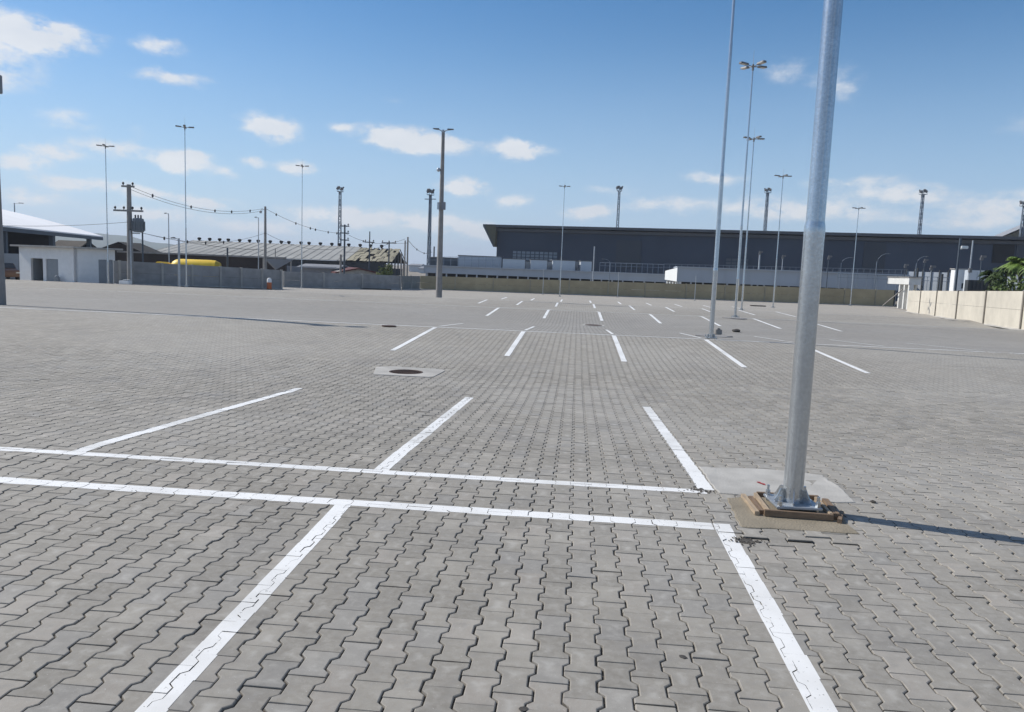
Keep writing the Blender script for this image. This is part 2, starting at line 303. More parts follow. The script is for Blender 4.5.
# ------------------------------------------------------------------ mesh builder
class MB:
    def __init__(self): self.v = []; self.f = []; self.mi = []
    def add(self, vs, fs, mi=0):
        o = len(self.v); self.v += [tuple(q) for q in vs]
        self.f += [tuple(i+o for i in f) for f in fs]; self.mi += [mi]*len(fs); return self
    def box(self, c, s, rz=0.0, mi=0, rot=None):
        x, y, z = (q/2 for q in s)
        mt = rot or Matrix.Rotation(rz, 3, 'Z'); c = Vector(c)
        vs = [c + mt @ Vector((a*x, b*y, d*z)) for d in (-1, 1) for a, b in ((-1, -1), (1, -1), (1, 1), (-1, 1))]
        return self.add(vs, [(3, 2, 1, 0), (4, 5, 6, 7), (0, 1, 5, 4), (1, 2, 6, 5), (2, 3, 7, 6), (3, 0, 4, 7)], mi)
    def tube(self, p0, p1, r0, r1=None, n=12, caps=True, mi=0):
        p0, p1 = Vector(p0), Vector(p1); r1 = r0 if r1 is None else r1
        q = (p1-p0).to_track_quat('Z', 'Y').to_matrix()
        vs = []
        for p, r in ((p0, r0), (p1, r1)):
            for k in range(n):
                a = 2*math.pi*k/n; vs.append(p + q @ Vector((r*math.cos(a), r*math.sin(a), 0)))
        fs = [(k, (k+1) % n, n+(k+1) % n, n+k) for k in range(n)]
        if caps: fs += [tuple(range(n-1, -1, -1)), tuple(range(n, 2*n))]
        return self.add(vs, fs, mi)
    def lathe(self, prof, n=24, base=(0, 0, 0), caps=True, mi=0):
        vs = []; b = Vector(base)
        for r, z in prof:
            for k in range(n):
                a = 2*math.pi*k/n; vs.append(b + Vector((r*math.cos(a), r*math.sin(a), z)))
        fs = [(j*n+k, j*n+(k+1) % n, (j+1)*n+(k+1) % n, (j+1)*n+k) for j in range(len(prof)-1) for k in range(n)]
        if caps: fs += [tuple(range(n-1, -1, -1)), tuple(range((len(prof)-1)*n, len(prof)*n))]
        return self.add(vs, fs, mi)
    def path(self, pts, r, n=8, mi=0, r1=None):
        pts = [Vector(p) for p in pts]; vs = []
        for j, p in enumerate(pts):
            t = (pts[min(j+1, len(pts)-1)] - pts[max(j-1, 0)]).normalized()
            ref = Vector((0, 0, 1)) if abs(t.z) < .9 else Vector((1, 0, 0))
            a = t.cross(ref).normalized(); b = a.cross(t)
            rr = r if r1 is None else r + (r1-r)*j/(len(pts)-1)
            vs += [p + a*rr*math.cos(2*math.pi*k/n) + b*rr*math.sin(2*math.pi*k/n) for k in range(n)]
        fs = [(j*n+k, j*n+(k+1) % n, (j+1)*n+(k+1) % n, (j+1)*n+k) for j in range(len(pts)-1) for k in range(n)]
        fs += [tuple(range(n-1, -1, -1)), tuple(range((len(pts)-1)*n, len(pts)*n))]
        return self.add(vs, fs, mi)
    def prism(self, poly, z0, z1, mi=0):      # poly: plan outline
        n = len(poly); vs = [(x, y, z0) for x, y in poly] + [(x, y, z1) for x, y in poly]
        fs = [tuple(range(n-1, -1, -1)), tuple(range(n, 2*n))] + [(k, (k+1) % n, n+(k+1) % n, n+k) for k in range(n)]
        return self.add(vs, fs, mi)
    def extrude(self, poly3, vec, mi=0):      # any planar outline swept along a vector
        n = len(poly3); a = [Vector(p) for p in poly3]; b = [p+Vector(vec) for p in a]
        fs = [tuple(range(n-1, -1, -1)), tuple(range(n, 2*n))] + [(k, (k+1) % n, n+(k+1) % n, n+k) for k in range(n)]
        return self.add(a+b, fs, mi)
    def build(self, name, mats, parent=None, smooth=False, bevel=0.0, loc=None, rz=0.0, recalc=True):
        me = bpy.data.meshes.new(name); me.from_pydata(self.v, [], self.f)
        mats = mats if isinstance(mats, (list, tuple)) else [mats]
        for q in mats: me.materials.append(q)
        if len(mats) > 1: me.polygons.foreach_set('material_index', self.mi)
        bm = bmesh.new(); bm.from_mesh(me)
        if recalc: bmesh.ops.recalc_face_normals(bm, faces=bm.faces)
        if bevel:
            ed = [e for e in bm.edges if len(e.link_faces) == 2 and e.calc_face_angle(0) > .6]
            bmesh.ops.bevel(bm, geom=ed, offset=bevel, segments=2, affect='EDGES', clamp_overlap=True)
        bm.to_mesh(me); bm.free()
        if smooth:
            me.polygons.foreach_set('use_smooth', [True]*len(me.polygons)); me.set_sharp_from_angle(angle=R_(40))
        me.update()
        o = bpy.data.objects.new(name, me); col.objects.link(o)
        if parent is not None: o.parent = parent
        if loc is not None: o.location = loc
        if rz: o.rotation_euler.z = rz
        return o

def tag(o, label=None, cat=None, group=None, kind=None):
    if label: o['label'] = label
    if cat: o['category'] = cat
    if group: o['group'] = group
    if kind: o['kind'] = kind
    return o
def thing(name, label, cat, loc=(0, 0, 0), rz=0.0, group=None):
    o = bpy.data.objects.new(name, None); col.objects.link(o); o.empty_display_size = .3
    o.location = loc; o.rotation_euler.z = rz
    return tag(o, label, cat, group)
def copy_tree(o, parent=None):
    c = o.copy(); col.objects.link(c)
    if parent is not None: c.parent = parent
    for ch in [x for x in bpy.data.objects if x.parent == o]: copy_tree(ch, c)
    return c

# ================================================================== GROUND
XL, XR, YN, YF = -13.5, 11.5, 0.6, 14.3    # tract of individually laid pavers nearest the camera
def ys_range(a, b, st):
    r = [a]
    while r[-1] + st < b - 1e-6: r.append(r[-1]+st)
    return r + [b]
lb = MB()
ys = ys_range(-30, YN, 3) + ys_range(YN, YF, .35)[1:] + ys_range(YF, 100, .5)[1:]
xs = [-130, -60, -30, XL, 0, XR, 30, 60, 110]
for j in range(len(ys)-1):
    for i in range(len(xs)-1):
        if YN <= ys[j] < YF-1e-6 and xs[i] >= XL-1e-6 and xs[i+1] <= XR+1e-6: continue
        q = [(xs[i], ys[j]), (xs[i+1], ys[j]), (xs[i+1], ys[j+1]), (xs[i], ys[j+1])]
        lb.add([(x, y, gz(x, y)) for x, y in q], [(0, 1, 2, 3)])
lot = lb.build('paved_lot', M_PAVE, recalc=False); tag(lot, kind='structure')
lot.data.polygons.foreach_set('use_smooth', [True]*len(lot.data.polygons))
bm = bmesh.new(); bm.from_mesh(lot.data); bmesh.ops.remove_doubles(bm, verts=bm.verts, dist=1e-4); bm.to_mesh(lot.data); bm.free()

SANDJ = pm('joint_sand', (.085, .072, .056), rough=.95, var=.3, scale=20, bump=.3)
bb = MB(); yy = ys_range(YN-.05, YF+.05, .35)
for j in range(len(yy)-1):
    bb.add([(x, y, gz(x, y)-.010) for x, y in ((XL-.1, yy[j]), (XR+.1, yy[j]), (XR+.1, yy[j+1]), (XL-.1, yy[j+1]))], [(0, 1, 2, 3)])
tag(bb.build('joint_sand_bed', SANDJ, lot, recalc=False), kind='structure')

# slab by the near post, mortar pad, manhole surround: outlines in plan
slab_px = [(699,467),(716,468),(742,468.5),(770,470),(800,473),(822,475.5),(829,481),(838,486),(846,494),(856,503),(838,503),(812,500.5),(790,499.5),(772,497),(752,497),(736,495),(720,493.5),(714,489)]
slab = [hit(*q) for q in slab_px]
pad_px = [(726.5,498.5),(742,497.5),(760,498.5),(800,499),(826,503),(838,514),(848,524),(859,534.5),(836,533),(800,531),(765,528.5),(741,527.5),(733,512)]
pad = [hit(*q) for q in pad_px]
def inside(x, y, poly):
    r = False; n = len(poly)
    for i in range(n):
        a, b = poly[i], poly[i-1]
        if (a[1] > y) != (b[1] > y) and x < (b[0]-a[0])*(y-a[1])/(b[1]-a[1])+a[0]: r = not r
    return r

# paint strokes near the camera: plan quads (convex)
X0 = -1.488
LW = .118
strokes = []                                # (x0,y0,x1,y1) axis aligned, tilt allowed through corner list
def stroke_v(x, ya, yb, w=LW, lean=0.0): strokes.append([(x-w/2, ya), (x+w/2, ya), (x+w/2+lean, yb), (x-w/2+lean, yb)])
def stroke_h(y, xa, xb, w=LW, lean=0.0): strokes.append([(xa, y-w/2), (xb, y-w/2+lean), (xb, y+w/2+lean), (xa, y+w/2)])
stroke_v(X0+.078, .9, 4.89-.062, .108, -.078); stroke_v(X0+2.5-.02, .9, 4.89+.06, .112, .02)
stroke_h(4.89, -13, X0+2.5-.064, .125)
stroke_h(5.67, -13, X0+2.5+.02, .11)
for k in (-1, 0, 1): stroke_v(X0+.028+2.5*k, 5.67+.058, 10.66)

def clip(poly, conv):
    out = list(poly); n = len(conv)
    for i in range(n):
        (ax, ay), (bx, by) = conv[i], conv[(i+1) % n]
        inp = out; out = []
        sd_ = lambda p: (bx-ax)*(p[1]-ay)-(by-ay)*(p[0]-ax)
        for j in range(len(inp)):
            p, q = inp[j-1], inp[j]; s0, s1 = sd_(p), sd_(q)
            if (s0 < 0) != (s1 < 0):
                t = s0/(s0-s1); out.append((p[0]+(q[0]-p[0])*t, p[1]+(q[1]-p[1])*t))
            if s1 >= 0: out.append(q)
        if len(out) < 3: return []
    return out

def paver_outline(cx, y0, gap, ch, ey=None):
    """I-shaped block between wavy joints; gap = half joint, ch = extra inset"""
    e = gap+ch; ey = e if ey is None else ey; wide, waist = PW/2+PA-e, PW/2-PA-e
    prof = [(wide, ey), (wide, PL*.19-e*.45), (waist, PL*.31-e*.45), (waist, PL*.69+e*.45), (wide, PL*.81+e*.45), (wide, PL-ey)]
    return [(cx+x, y0+y) for x, y in prof] + [(cx-x, y0+y) for x, y in reversed(prof)]
paver_v, paver_f = [], []
paint_bits = [([], []) for _ in strokes]
sb = [(min(p[0] for p in s), max(p[0] for p in s), min(p[1] for p in s), max(p[1] for p in s)) for s in strokes]
man_c = hit(406, 372.5)
raised = {}
for (px, py, tl) in ((752, 531, .012), (792, 534, .012), (835, 537, .013), (846, 541, .012), (812, 535, .007)):
    q = hit(px, py); c = math.floor((q.x-PX0)/PW); hf = .5*(c % 2); r = math.floor((q.y-PY0)/PL+hf); raised[(c, r)] = tl
c0, c1 = math.floor((XL-PX0)/PW), math.ceil((XR-PX0)/PW)
for c in range(c0, c1):
    hf = .5*(c % 2); cx = PX0+(c+.5)*PW
    r0, r1 = math.floor((YN-PY0)/PL+hf), math.ceil((YF-PY0)/PL+hf)
    for r in range(r0, r1):
        y0 = PY0+(r-hf)*PL; yc = y0+PL/2
        if yc > 2.2 and not (-.80*yc-1.6 < cx < .78*yc+1.6): pass
        if all(inside(cx+ax, ay, pad) for ax in (-.075, .075) for ay in (y0, yc, y0+PL)): continue
        if abs(cx-man_c.x) < .45 and abs(yc-man_c.y) < .45: continue
        jx, jy = rnd.gauss(0, .0011), rnd.gauss(0, .0011)
        tx, ty = rnd.gauss(0, .006), rnd.gauss(0, .0035)
        ct = gz(cx, yc); sl_ = (gz(cx, y0+PL)-gz(cx, y0))/PL; dz = rnd.gauss(0, .0010) - (.0025 if rnd.random() < .03 else 0)
        tl = raised.get((c, r), 0)
        def Z(x, y): return ct+dz+(sl_+ty)*(y-yc)+tx*(x-cx)*1.0 + tl*(1-(y-y0)/PL)
        g = .0016+abs(rnd.gauss(0, .0006))
        top = paver_outline(cx+jx, y0+jy, g, .0055, g*.45+.0024); low = paver_outline(cx+jx, y0+jy, g, 0, g*.45)
        mid = paver_outline(cx+jx, y0+jy, g, .0018, g*.45+.0008)
        o = len(paver_v)
        paver_v += [(x, y, Z(x, y)) for x, y in top] + [(x, y, Z(x, y)-.0022) for x, y in mid] + [(x, y, Z(x, y)-.0115) for x, y in low]
        paver_f.append(tuple(range(o, o+12)))
        for a in (0, 12):
            paver_f += [(o+a+(k+1) % 12, o+a+k, o+a+12+k, o+a+12+(k+1) % 12) for k in range(12)]
        for si, s in enumerate(strokes):
            b = sb[si]
            if cx+.09 < b[0] or cx-.09 > b[1] or y0+PL < b[2] or y0 > b[3]: continue
            jit = rnd.uniform(-.004, .004)
            sj = [(x+(jit if i_ in (1, 2) else -jit*.5), y) for i_, (x, y) in enumerate(s)] if b[1]-b[0] < .5 else [(x, y+(jit if i_ in (0, 1) else -jit)) for i_, (x, y) in enumerate(s)]
            # paint bridges most joints: alternate a full cell and a cell with its joint left open
            po = paver_outline(cx+jx, y0+jy, (.0003 if rnd.random() < .45 else .0020), 0, -.0006 if rnd.random() < .93 else .0010)
            pl = clip(po, sj)
            if len(pl) < 3: continue
            V, F = paint_bits[si]; o2 = len(V)
            V += [(x, y, Z(x, y)+.0012) for x, y in pl]; F.append(tuple(range(o2, o2+len(pl))))
me = bpy.data.meshes.new('paving_blocks'); me.from_pydata(paver_v, [], paver_f); me.materials.append(M_PAVE_NEAR); me.update()
pv = bpy.data.objects.new('paving_blocks', me); col.objects.link(pv); pv.parent = lot; tag(pv, kind='structure')
for V, F in paint_bits:
    me = bpy.data.meshes.new('painted_line'); me.from_pydata(V, [], F); me.materials.append(M_PAINT); me.update()
    o = bpy.data.objects.new('painted_line', me); col.objects.link(o); o.parent = lot; tag(o, kind='structure')

def paint_strip(x0, y0, x1, y1, w, mat):
    """flat painted line lying on the sloping paving"""
    a, b = Vector((x0, y0)), Vector((x1, y1)); L = (b-a).length; t = (b-a)/L; nrm = Vector((-t.y, t.x))*w/2
    n = max(2, int(L/.25)); mb = MB(); vs = []
    for k in range(n+1):
        p = a+t*L*k/n
        for s in (-1, 1):
            e = p+nrm*(s+rnd.uniform(-.06, .06)); vs.append((e.x, e.y, gz(e.x, e.y)+.006))
    mb.add(vs, [(2*k, 2*k+2, 2*k+3, 2*k+1) for k in range(n)])
    return tag(mb.build('painted_line', mat, lot, recalc=False), kind='structure')
XC = X0+.05
for k in range(-1, 4): paint_strip(XC+2.5*k, 16.2, XC+2.5*k, 21.2, LW, M_PAINT if k > -1 else M_PAINT1)
for k in range(-1, 6): paint_strip(XC+2.5*k, 21.9, XC+2.5*k, 26.5, .085, M_PAINT1 if k in (-1, 0, 1, 2, 4) else M_PAINT2)
paint_strip(-32, 21.35, 16, 21.35, .12, M_PAINT2)
XD = X0+.107
for k in range(-1, 6):
    paint_strip(XD+2.5*k, 33, XD+2.5*k, 38.1, .13, M_PAINT if k < 4 else M_PAINT1)
    paint_strip(XD+2.5*k, 38.4, XD+2.5*k, 43.5, .12, M_PAINT1)
paint_strip(-28, 38.25, 22, 38.25, .13, M_PAINT2)
for k in range(-2, 7):
    paint_strip(XD+.05+2.5*k, 49, XD+.05+2.5*k, 54, .14, M_PAINT if k in (-1, 0, 1) else M_PAINT1)
    paint_strip(XD+.05+2.5*k, 64, XD+.05+2.5*k, 69, .15, M_PAINT1)
paint_strip(-34, 54.2, 26, 54.2, .14, M_PAINT2)
for (a, b, yv) in ((-30, -6, 45.5), (-32, -10, 61)): paint_strip(a, yv, b, yv, .14, M_PAINT2)

# land beyond the walls
EARTH = pm('dusty_ground', (.26, .23, .19), rough=.95, var=.25, scale=.5, bump=.2)
gb = MB(); gb.add([(-3500, -3000, -1.5), (3500, -3000, -1.5), (3500, 5200, -1.5), (-3500, 5200, -1.5)], [(0, 1, 2, 3)])
tag(gb.build('ground', EARTH), kind='structure')

# distant hills
HILL = pm('wooded_hillside', (.05, .075, .045), rough=.95, var=.35, scale=.012, bump=0)
def ridge(pts, d0, depth):
    mb = MB(); vs = []
    n = len(pts)
    for (px, py) in pts:
        p = at(px, py, d0); base = at(px, py, d0*.86); back = at(px, py, d0*1.2)
        vs += [(base.x, base.y, -1.4), ((base.x+p.x)/2, (base.y+p.y)/2, p.z*.55), tuple(p), (back.x, back.y, -1.4)]
    fs = [(4*i+k, 4*i+4+k, 4*i+5+k, 4*i+1+k) for i in range(n-1) for k in range(3)]
    return mb.add(vs, fs)
pts = []
for i in range(64):
    px = -260+i*8.4
    y = 235+ 1.2*math.sin(px*.05)+.7*math.sin(px*.17+1)
    if px > 120: y += (px-120)*.17
    if px > 190: y += (px-190)*.10
    pts.append((px, y))
h = ridge(pts, 2100, 300).build('hills', HILL, smooth=True); tag(h, kind='structure')
pts = [(430+i*24, 266+.04*i*24+1.2*math.sin(i*1.7)) for i in range(32)]
h = ridge(pts, 2600, 300).build('hills', HILL, smooth=True); tag(h, kind='structure')

# ================================================================== PERIMETER WALLS
WALLG = pm('grey_precast_wall', (.28, .28, .28), rough=.9, var=.22, scale=1.6, bump=.2, bumpscale=25)
WALLO = pm('olive_precast_wall', (.36, .305, .195), rough=.9, var=.14, scale=1.2, bump=.2, bumpscale=25)
WALLC = pm('cream_precast_wall', (.56, .52, .44), rough=.9, var=.14, scale=1.2, bump=.25, bumpscale=20)
POSTC = pm('grey_wall_post', (.36, .35, .33), rough=.9, var=.15, scale=3, bump=.1)
POSTO = pm('olive_wall_post', (.33, .30, .22), rough=.9, var=.15, scale=3, bump=.1)
POSTD = pm('dark_brown_post', (.22, .20, .17), rough=.9, var=.15, scale=3, bump=.1)  # darker brown than the other wall posts
def wall(label, a, b, hgt, posts, m_panel, m_post, post_s=.16, proud=.05, joints=(.5,), hb=None):
    """precast wall: stacked panels between posts; posts = distances along as fractions"""
    a, b = Vector(a), Vector(b); t = (b-a); L = math.hypot(t.x, t.y); rz = math.atan2(t.y, t.x)
    root = thing('precast_wall', label, 'wall', a, rz, 'precast concrete walls round the lot')
    dz = b.z-a.z; hb = hb or hgt; mb = MB()
    nlev = len(joints)+1; lev = [0]+list(joints)+[1]
    seg = [0]+list(posts)+[1]; seg = sorted(set(seg))
    for i in range(len(seg)-1):
        x0, x1 = seg[i]*L, seg[i+1]*L; z0, z1 = a.z*0+dz*seg[i], dz*seg[i+1]
        h0, h1 = hgt+(hb-hgt)*seg[i], hgt+(hb-hgt)*seg[i+1]
        jt = rnd.uniform(-.012, .012)
        for k in range(nlev):
            y = -.03+rnd.uniform(-.006, .006)
            a0, a1 = z0+h0*lev[k]-(.25 if k == 0 else -.012), z0+h0*lev[k+1]
            b0, b1 = z1+h1*lev[k]-(.25 if k == 0 else -.012), z1+h1*lev[k+1]
            mb.extrude([(x0, y, a0), (x1, y, b0), (x1, y, b1+jt*(k == nlev-1)), (x0, y, a1+jt*(k == nlev-1))], (0, .07, 0))
    mb.build('panels', m_panel, root)
    for s in posts:
        p = MB(); hh = hgt+(hb-hgt)*s+.03
        p.box((s*L, 0, dz*s+hh/2-.12), (post_s, .1+2*proud, hh+.25)); p.build('post', m_post, root, bevel=.008)
    # rough mortar foot
    f = MB(); n = 40; vs = []
    for k in range(n+1):
        x = L*k/n; z = dz*k/n; w = .12+.1*rnd.random()
        vs += [(x, -.07-w, z+.006), (x, -.032, z+.05+.04*rnd.random())]
    f.add(vs, [(2*k, 2*k+2, 2*k+3, 2*k+1) for k in range(n)]); f.build('footing', SLAB, root)
    return root
g = lambda px, py, d: spot(px, py, d)
wall('grey precast wall in blue shade behind the yellow tank, nearest the white booth', g(114, 287, 58.5), g(282, 288.6, 67.5), 1.78, [.03, .26, .43, .60, .73, .865, .995], WALLG, POSTC, .18, joints=(.5,), hb=1.68)
wall('light grey precast wall in front of the long shed with damaged roof', g(283, 287, 78), g(401, 289, 87), 1.62, [.005, .32, .645, .99], WALLG, POSTC, .2, joints=(.45,), hb=1.62)
wall('short shaded grey wall return at the corner beside the tall concrete lamp post', g(402, 289, 87.3), g(419.5, 290, 93), 1.60, [.5], pm('shaded_corner_wall', (.20, .21, .20), rough=.9, var=.15, scale=1.6, bump=.2), POSTC, .16)  # darker than the other grey walls: shade of the turned-away face put into colour
pxs = [455, 493, 530, 569, 608, 645, 686, 725, 765, 805, 845, 876]
A, B = g(420, 290.4, 93.5), g(893, 305, 97); Lw = (B-A).xy.length
fr = []
for px in pxs:
    # fraction along the wall from its plan intersection with the sight line of that column
    r = ray(px, 290); d2 = Vector((r.x, r.y)); w2 = (B-A).xy; c2 = (A-CAM).xy
    fr.append((c2.x*d2.y-c2.y*d2.x)/(-(w2.x*d2.y-w2.y*d2.x)))
wall('long olive precast wall across the far end of the lot', A, B, 1.62, fr, WALLO, POSTO, .15, joints=(.5,), hb=2.08)
C_, D_ = g(907, 309.5, 78.5), g(1034, 333.5, 38.2)
pxs = [919.3, 935.6, 956.7, 985, 1023]; fr = []
for px in pxs:
    r = ray(px, 315); d2 = Vector((r.x, r.y)); w2 = (D_-C_).xy; c2 = (C_-CAM).xy
    fr.append((c2.x*d2.y-c2.y*d2.x)/(-(w2.x*d2.y-w2.y*d2.x)))
E_ = C_+(D_-C_)*1.35; E_.z = gz(E_)
s_ = (D_-C_).xy.length/(E_-C_).xy.length
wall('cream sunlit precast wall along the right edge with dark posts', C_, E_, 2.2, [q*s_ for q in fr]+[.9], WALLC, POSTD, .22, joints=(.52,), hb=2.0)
F_ = g(30, 281, 69.5); G_ = g(-60, 280, 67)
wall('pale low wall behind the white booth under the white roofed shed', G_, F_, 2.2, [.3, .6, .9], pm('pale_yard_wall', (.40, .41, .42), rough=.9, var=.1, scale=1.5, bump=.1), POSTC, .2)

# loose rubble strip in front of the corner (dark plank on the ground)
# ================================================================== LAMP POSTS
def lamp_post(loc, label, group, rz=0.0, H=12.0):
    root = thing('lamp_post', label, 'lamp post', loc, rz, group)
    pb = MB(); pb.box((0, 0, .055), (.31, .31, .016)); pb.build('base_plate', GALV_OLD, root, bevel=.003)
    lo_ = MB(); lo_.lathe([(.0680, .063), (.0670, 1.88), (.0685, 1.92), (.0675, 1.96), (.0625, 1.985), (.0608, 2.00), (.0595, 4.0), (.0575, 4.5)], 32); lo_.build('shaft', GALV, root, smooth=True)
    up_ = MB(); up_.lathe([(.0573, 4.505), (.0550, 4.53), (.0470, 4.60), (.0460, 6.6), (.0455, 8.0), (.0385, 8.08), (.0375, H-.12), (.036, H-.1)], 24); up_.build('upper_shaft', GALV, root, smooth=True)
    for k in range(6):
        a = 2*math.pi*k/6+R_(14); mt = Matrix.Rotation(a, 3, 'Z')
        prof = [(.060, .064), (.138, .064), (.140, .082), (.122, .105), (.100, .152), (.090, .158), (.060, .15)]
        gm = MB(); gm.extrude([mt @ Vector((x, -.003, z)) for x, z in prof], mt @ Vector((0, .006, 0))); gm.build('gusset', GALV, root)
    for sx in (-1, 1):
        for sy2 in (-1, 1):
            bo = MB(); x, y = sx*.130, sy2*.130
            bo.tube((x, y, .0), (x, y, .135), .010, n=10); bo.tube((x, y, .064), (x, y, .084), .019, n=6); bo.tube((x, y, .085), (x, y, .098), .017, n=6)
            bo.build('bolt', GALV, root)
    hd = MB(); hd.lathe([(.05, H-.20), (.05, H+.08), (.03, H+.10)], 16)
    hd.build('head_collar', LAMPM, root, smooth=True)
    for k in range(4):
        a = math.pi/2*k; mt = Matrix.Rotation(a, 3, 'Z')
        ar = MB(); ar.path([mt @ Vector(p) for p in ((.04, 0, H-.02), (.2, 0, H+.01), (.34, 0, H+.03))], .02); ar.build('arm', LAMPM, root)
        lm = MB(); out = [(.30, -.045), (.36, -.115), (.74, -.125), (.80, -.09), (.80, .09), (.74, .125), (.36, .115), (.30, .045)]
        til = lambda x: H+.005+.05*x
        vs = [mt @ Vector((x, y, til(x)-.02)) for x, y in out] + [mt @ Vector((x*.99+.004, y*.86, til(x)+.055)) for x, y in out]; n = 8
        lm.add(vs, [tuple(range(7, -1, -1)), tuple(range(8, 16))]+[(q, (q+1) % 8, 8+(q+1) % 8, 8+q) for q in range(8)])
        lo2 = lm.build('luminaire', LAMPM, root)
        ln = MB(); ln.box(mt @ Vector((.57, 0, H+.028-.016)), (.36, .2, .006), a); ln.build('lens', LENS, lo2)
    spk = MB(); spk.tube((0, 0, H+.09), (0, 0, H+.75), .012, .006, n=6); spk.build('lightning_rod', GALV_OLD, root)
    return root
GRP_R = 'galvanised lamp posts in a line on the right'
GRP_L = 'slim lamp posts on the left and far side'
base0 = hit(791.5, 509.5)
lp = lamp_post(base0, 'thick galvanised lamp post close to the camera, bolted over a wooden frame', GRP_R, R_(4))
def put_lamp(px, py, d, label, group, rz=0.0, top=None):
    o = copy_tree(lp); o.location = spot(px, py, d); o.rotation_euler.z = rz; o['label'] = label; o['group'] = group
    o.location.z -= .02
    if group == GRP_L: o.scale.x = o.scale.y = .78
    if top: o.scale.z = (topz(top[0], top[1], d)-o.location.z)/12.0
    return o
put_lamp(711, 336, 21.45, 'galvanised lamp post with concrete block at its base on the worn crossing line', GRP_R)
put_lamp(735, 318.2, 38.0, 'galvanised lamp post with the highest lamp head in view, right of the crossing line', GRP_R, R_(30), (752,74))
put_lamp(741.5, 310.5, 54.3, 'galvanised lamp post whose lamp head shows just below and right of the highest one', GRP_R, R_(20), (756,142.5))
put_lamp(773, 307, 70.6, 'galvanised lamp post between the pair of tall posts and the close thick post', GRP_R, R_(10), (785,178.5))
put_lamp(850.2, 305.5, 93, 'slim lamp post just right of the close thick post, before the olive wall', GRP_R, R_(8), (858,209.5))
put_lamp(559.7, 296, 84.5, 'slim lamp post alone before the left part of the dark warehouse', GRP_L, R_(5), (564,188))
put_lamp(186.5, 290, 56.3, 'tallest slim lamp post on the left, standing before the yellow tank', GRP_L, R_(25), (184,130.5))
put_lamp(301.5, 289.5, 75.5, 'slim lamp post before the long shed roof, right of the utility pole', GRP_L, R_(15), (301,168))
put_lamp(108.5, 286.5, 59.5, 'slim lamp post standing against the doors of the white booth', GRP_L, R_(20), (104,148.5))

# thin plain tubes standing before the far wall (future posts)
def thin_post(px, py, d, h, label):
    root = thing('steel_post', label, 'post', spot(px, py, d), 0, 'bare thin posts before the olive wall')
    b = MB(); b.lathe([(.035, 0), (.035, h), (.02, h+.01)], 10); b.build('tube', GALV_OLD, root, smooth=True)
    b = MB(); b.box((0, 0, .02), (.25, .25, .05)); b.build('base_plate', SLAB, root)
thin_post(542.8, 293.2, 91, 3.0, 'bare thin post before the olive wall, left of the lone slim lamp post')
thin_post(617.6, 296, 91, 3.0, 'bare thin post before the olive wall, just left of the white block')
thin_post(694.5, 300.5, 90, 2.9, 'bare thin post before the olive wall, just right of the white block')

# concrete posts with twin lamps
def concrete_post(loc, label, H, r0, r1, rz, box_h, side=1):
    root = thing('concrete_lamp_post', label, 'lamp post', loc, rz, 'thick concrete lamp posts')
    b = MB(); b.lathe([(r0, -.1), (r1, H)], 20); b.build('column', CONC_D, root, smooth=True)
    for s in (-1, 1):
        a = MB(); a.path([(0, 0, H-.05), (s*.18, 0, H+.16), (s*.4, 0, H+.22)], .035); a.build('arm', GALV_OLD, root)
        l = MB(); l.extrude([(s*.30, -.14, H+.18), (s*.74, -.11, H+.24), (s*.76, -.08, H+.29), (s*.30, -.12, H+.29)], (0, .28, 0)); l.build('luminaire', LAMPM, root, bevel=.015)
    c = MB(); c.box((0, 0, H+.05), (.16, .16, .3)); c.build('bracket', GALV_OLD, root)
    if box_h:
        rr = r0+(r1-r0)*box_h/H
        c = MB(); c.box((side*(rr+.02), -.16, box_h), (.28, .30, .55)); c.build('equipment_box', pm('grey_cabinet', (.22, .23, .25), rough=.55, var=.08, scale=3, bump=0), root, bevel=.02)
        c = MB(); c.box((-side*(rr+.03), -.02, box_h), (.16, .3, .5)); c.build('mounting_plate', GALV_OLD, root, bevel=.01)
        c = MB(); c.lathe([(.02, -.12), (.13, -.06), (.15, .04), (.1, .14), (.03, .17)], 14, (-(rr+.10), -.05, box_h+2.55)); c.build('camera', GALV_OLD, root, smooth=True)
    return root
concrete_post(spot(438.8, 297, 56.5), 'tall concrete lamp post with grey box halfway up, near the wall corner', 11.9, .235, .115, R_(4), 6.68)
lpl = spot(-2.5, 305, 25.3)
lp2 = concrete_post(lpl, 'thick concrete post cut by the left edge of the photo', 11.2, .25, .15, R_(4), 0)
c = MB(); c.box((.10, -.05, 7.1), (.50, .4, .58)); c.build('equipment_box', MATS['grey_cabinet'], lp2, bevel=.02)

# ================================================================== NEAR POST SURROUNDINGS
def sheet(poly, name, mat, dz, thick=.02, sub=None):
    """thin poured slab with an uneven edge following the paving"""
    pts = []
    n = len(poly)
    for i in range(n):
        a, b = poly[i], poly[(i+1) % n]; k_ = max(1, int((b-a).length/.05))
        for k in range(k_):
            p = a.lerp(b, k/k_); j = .008
            pts.append((p.x+rnd.uniform(-j, j), p.y+rnd.uniform(-j, j)))
    mb = MB(); vs = [(x, y, gz(x, y)+dz) for x, y in pts]; vl = [(x*1.0, y, gz(x, y)-.01) for x, y in pts]; m_ = len(pts)
    cx = sum(p[0] for p in pts)/m_; cyy = sum(p[1] for p in pts)/m_
    vs2 = [((x-cx)*.985+cx, (y-cyy)*.985+cyy, z+.003) for x, y, z in vs]
    mb.add(vs2+vs+vl, [tuple(range(m_))]+[(m_+k, m_+(k+1) % m_, (k+1) % m_, k) for k in range(m_)]+[(2*m_+k, 2*m_+(k+1) % m_, m_+(k+1) % m_, m_+k) for k in range(m_)])
    return mb.build(name, mat)
o = sheet(slab, 'concrete_slab', SLAB, .004); tag(o, 'pale poured concrete slab behind the close lamp post', 'slab')
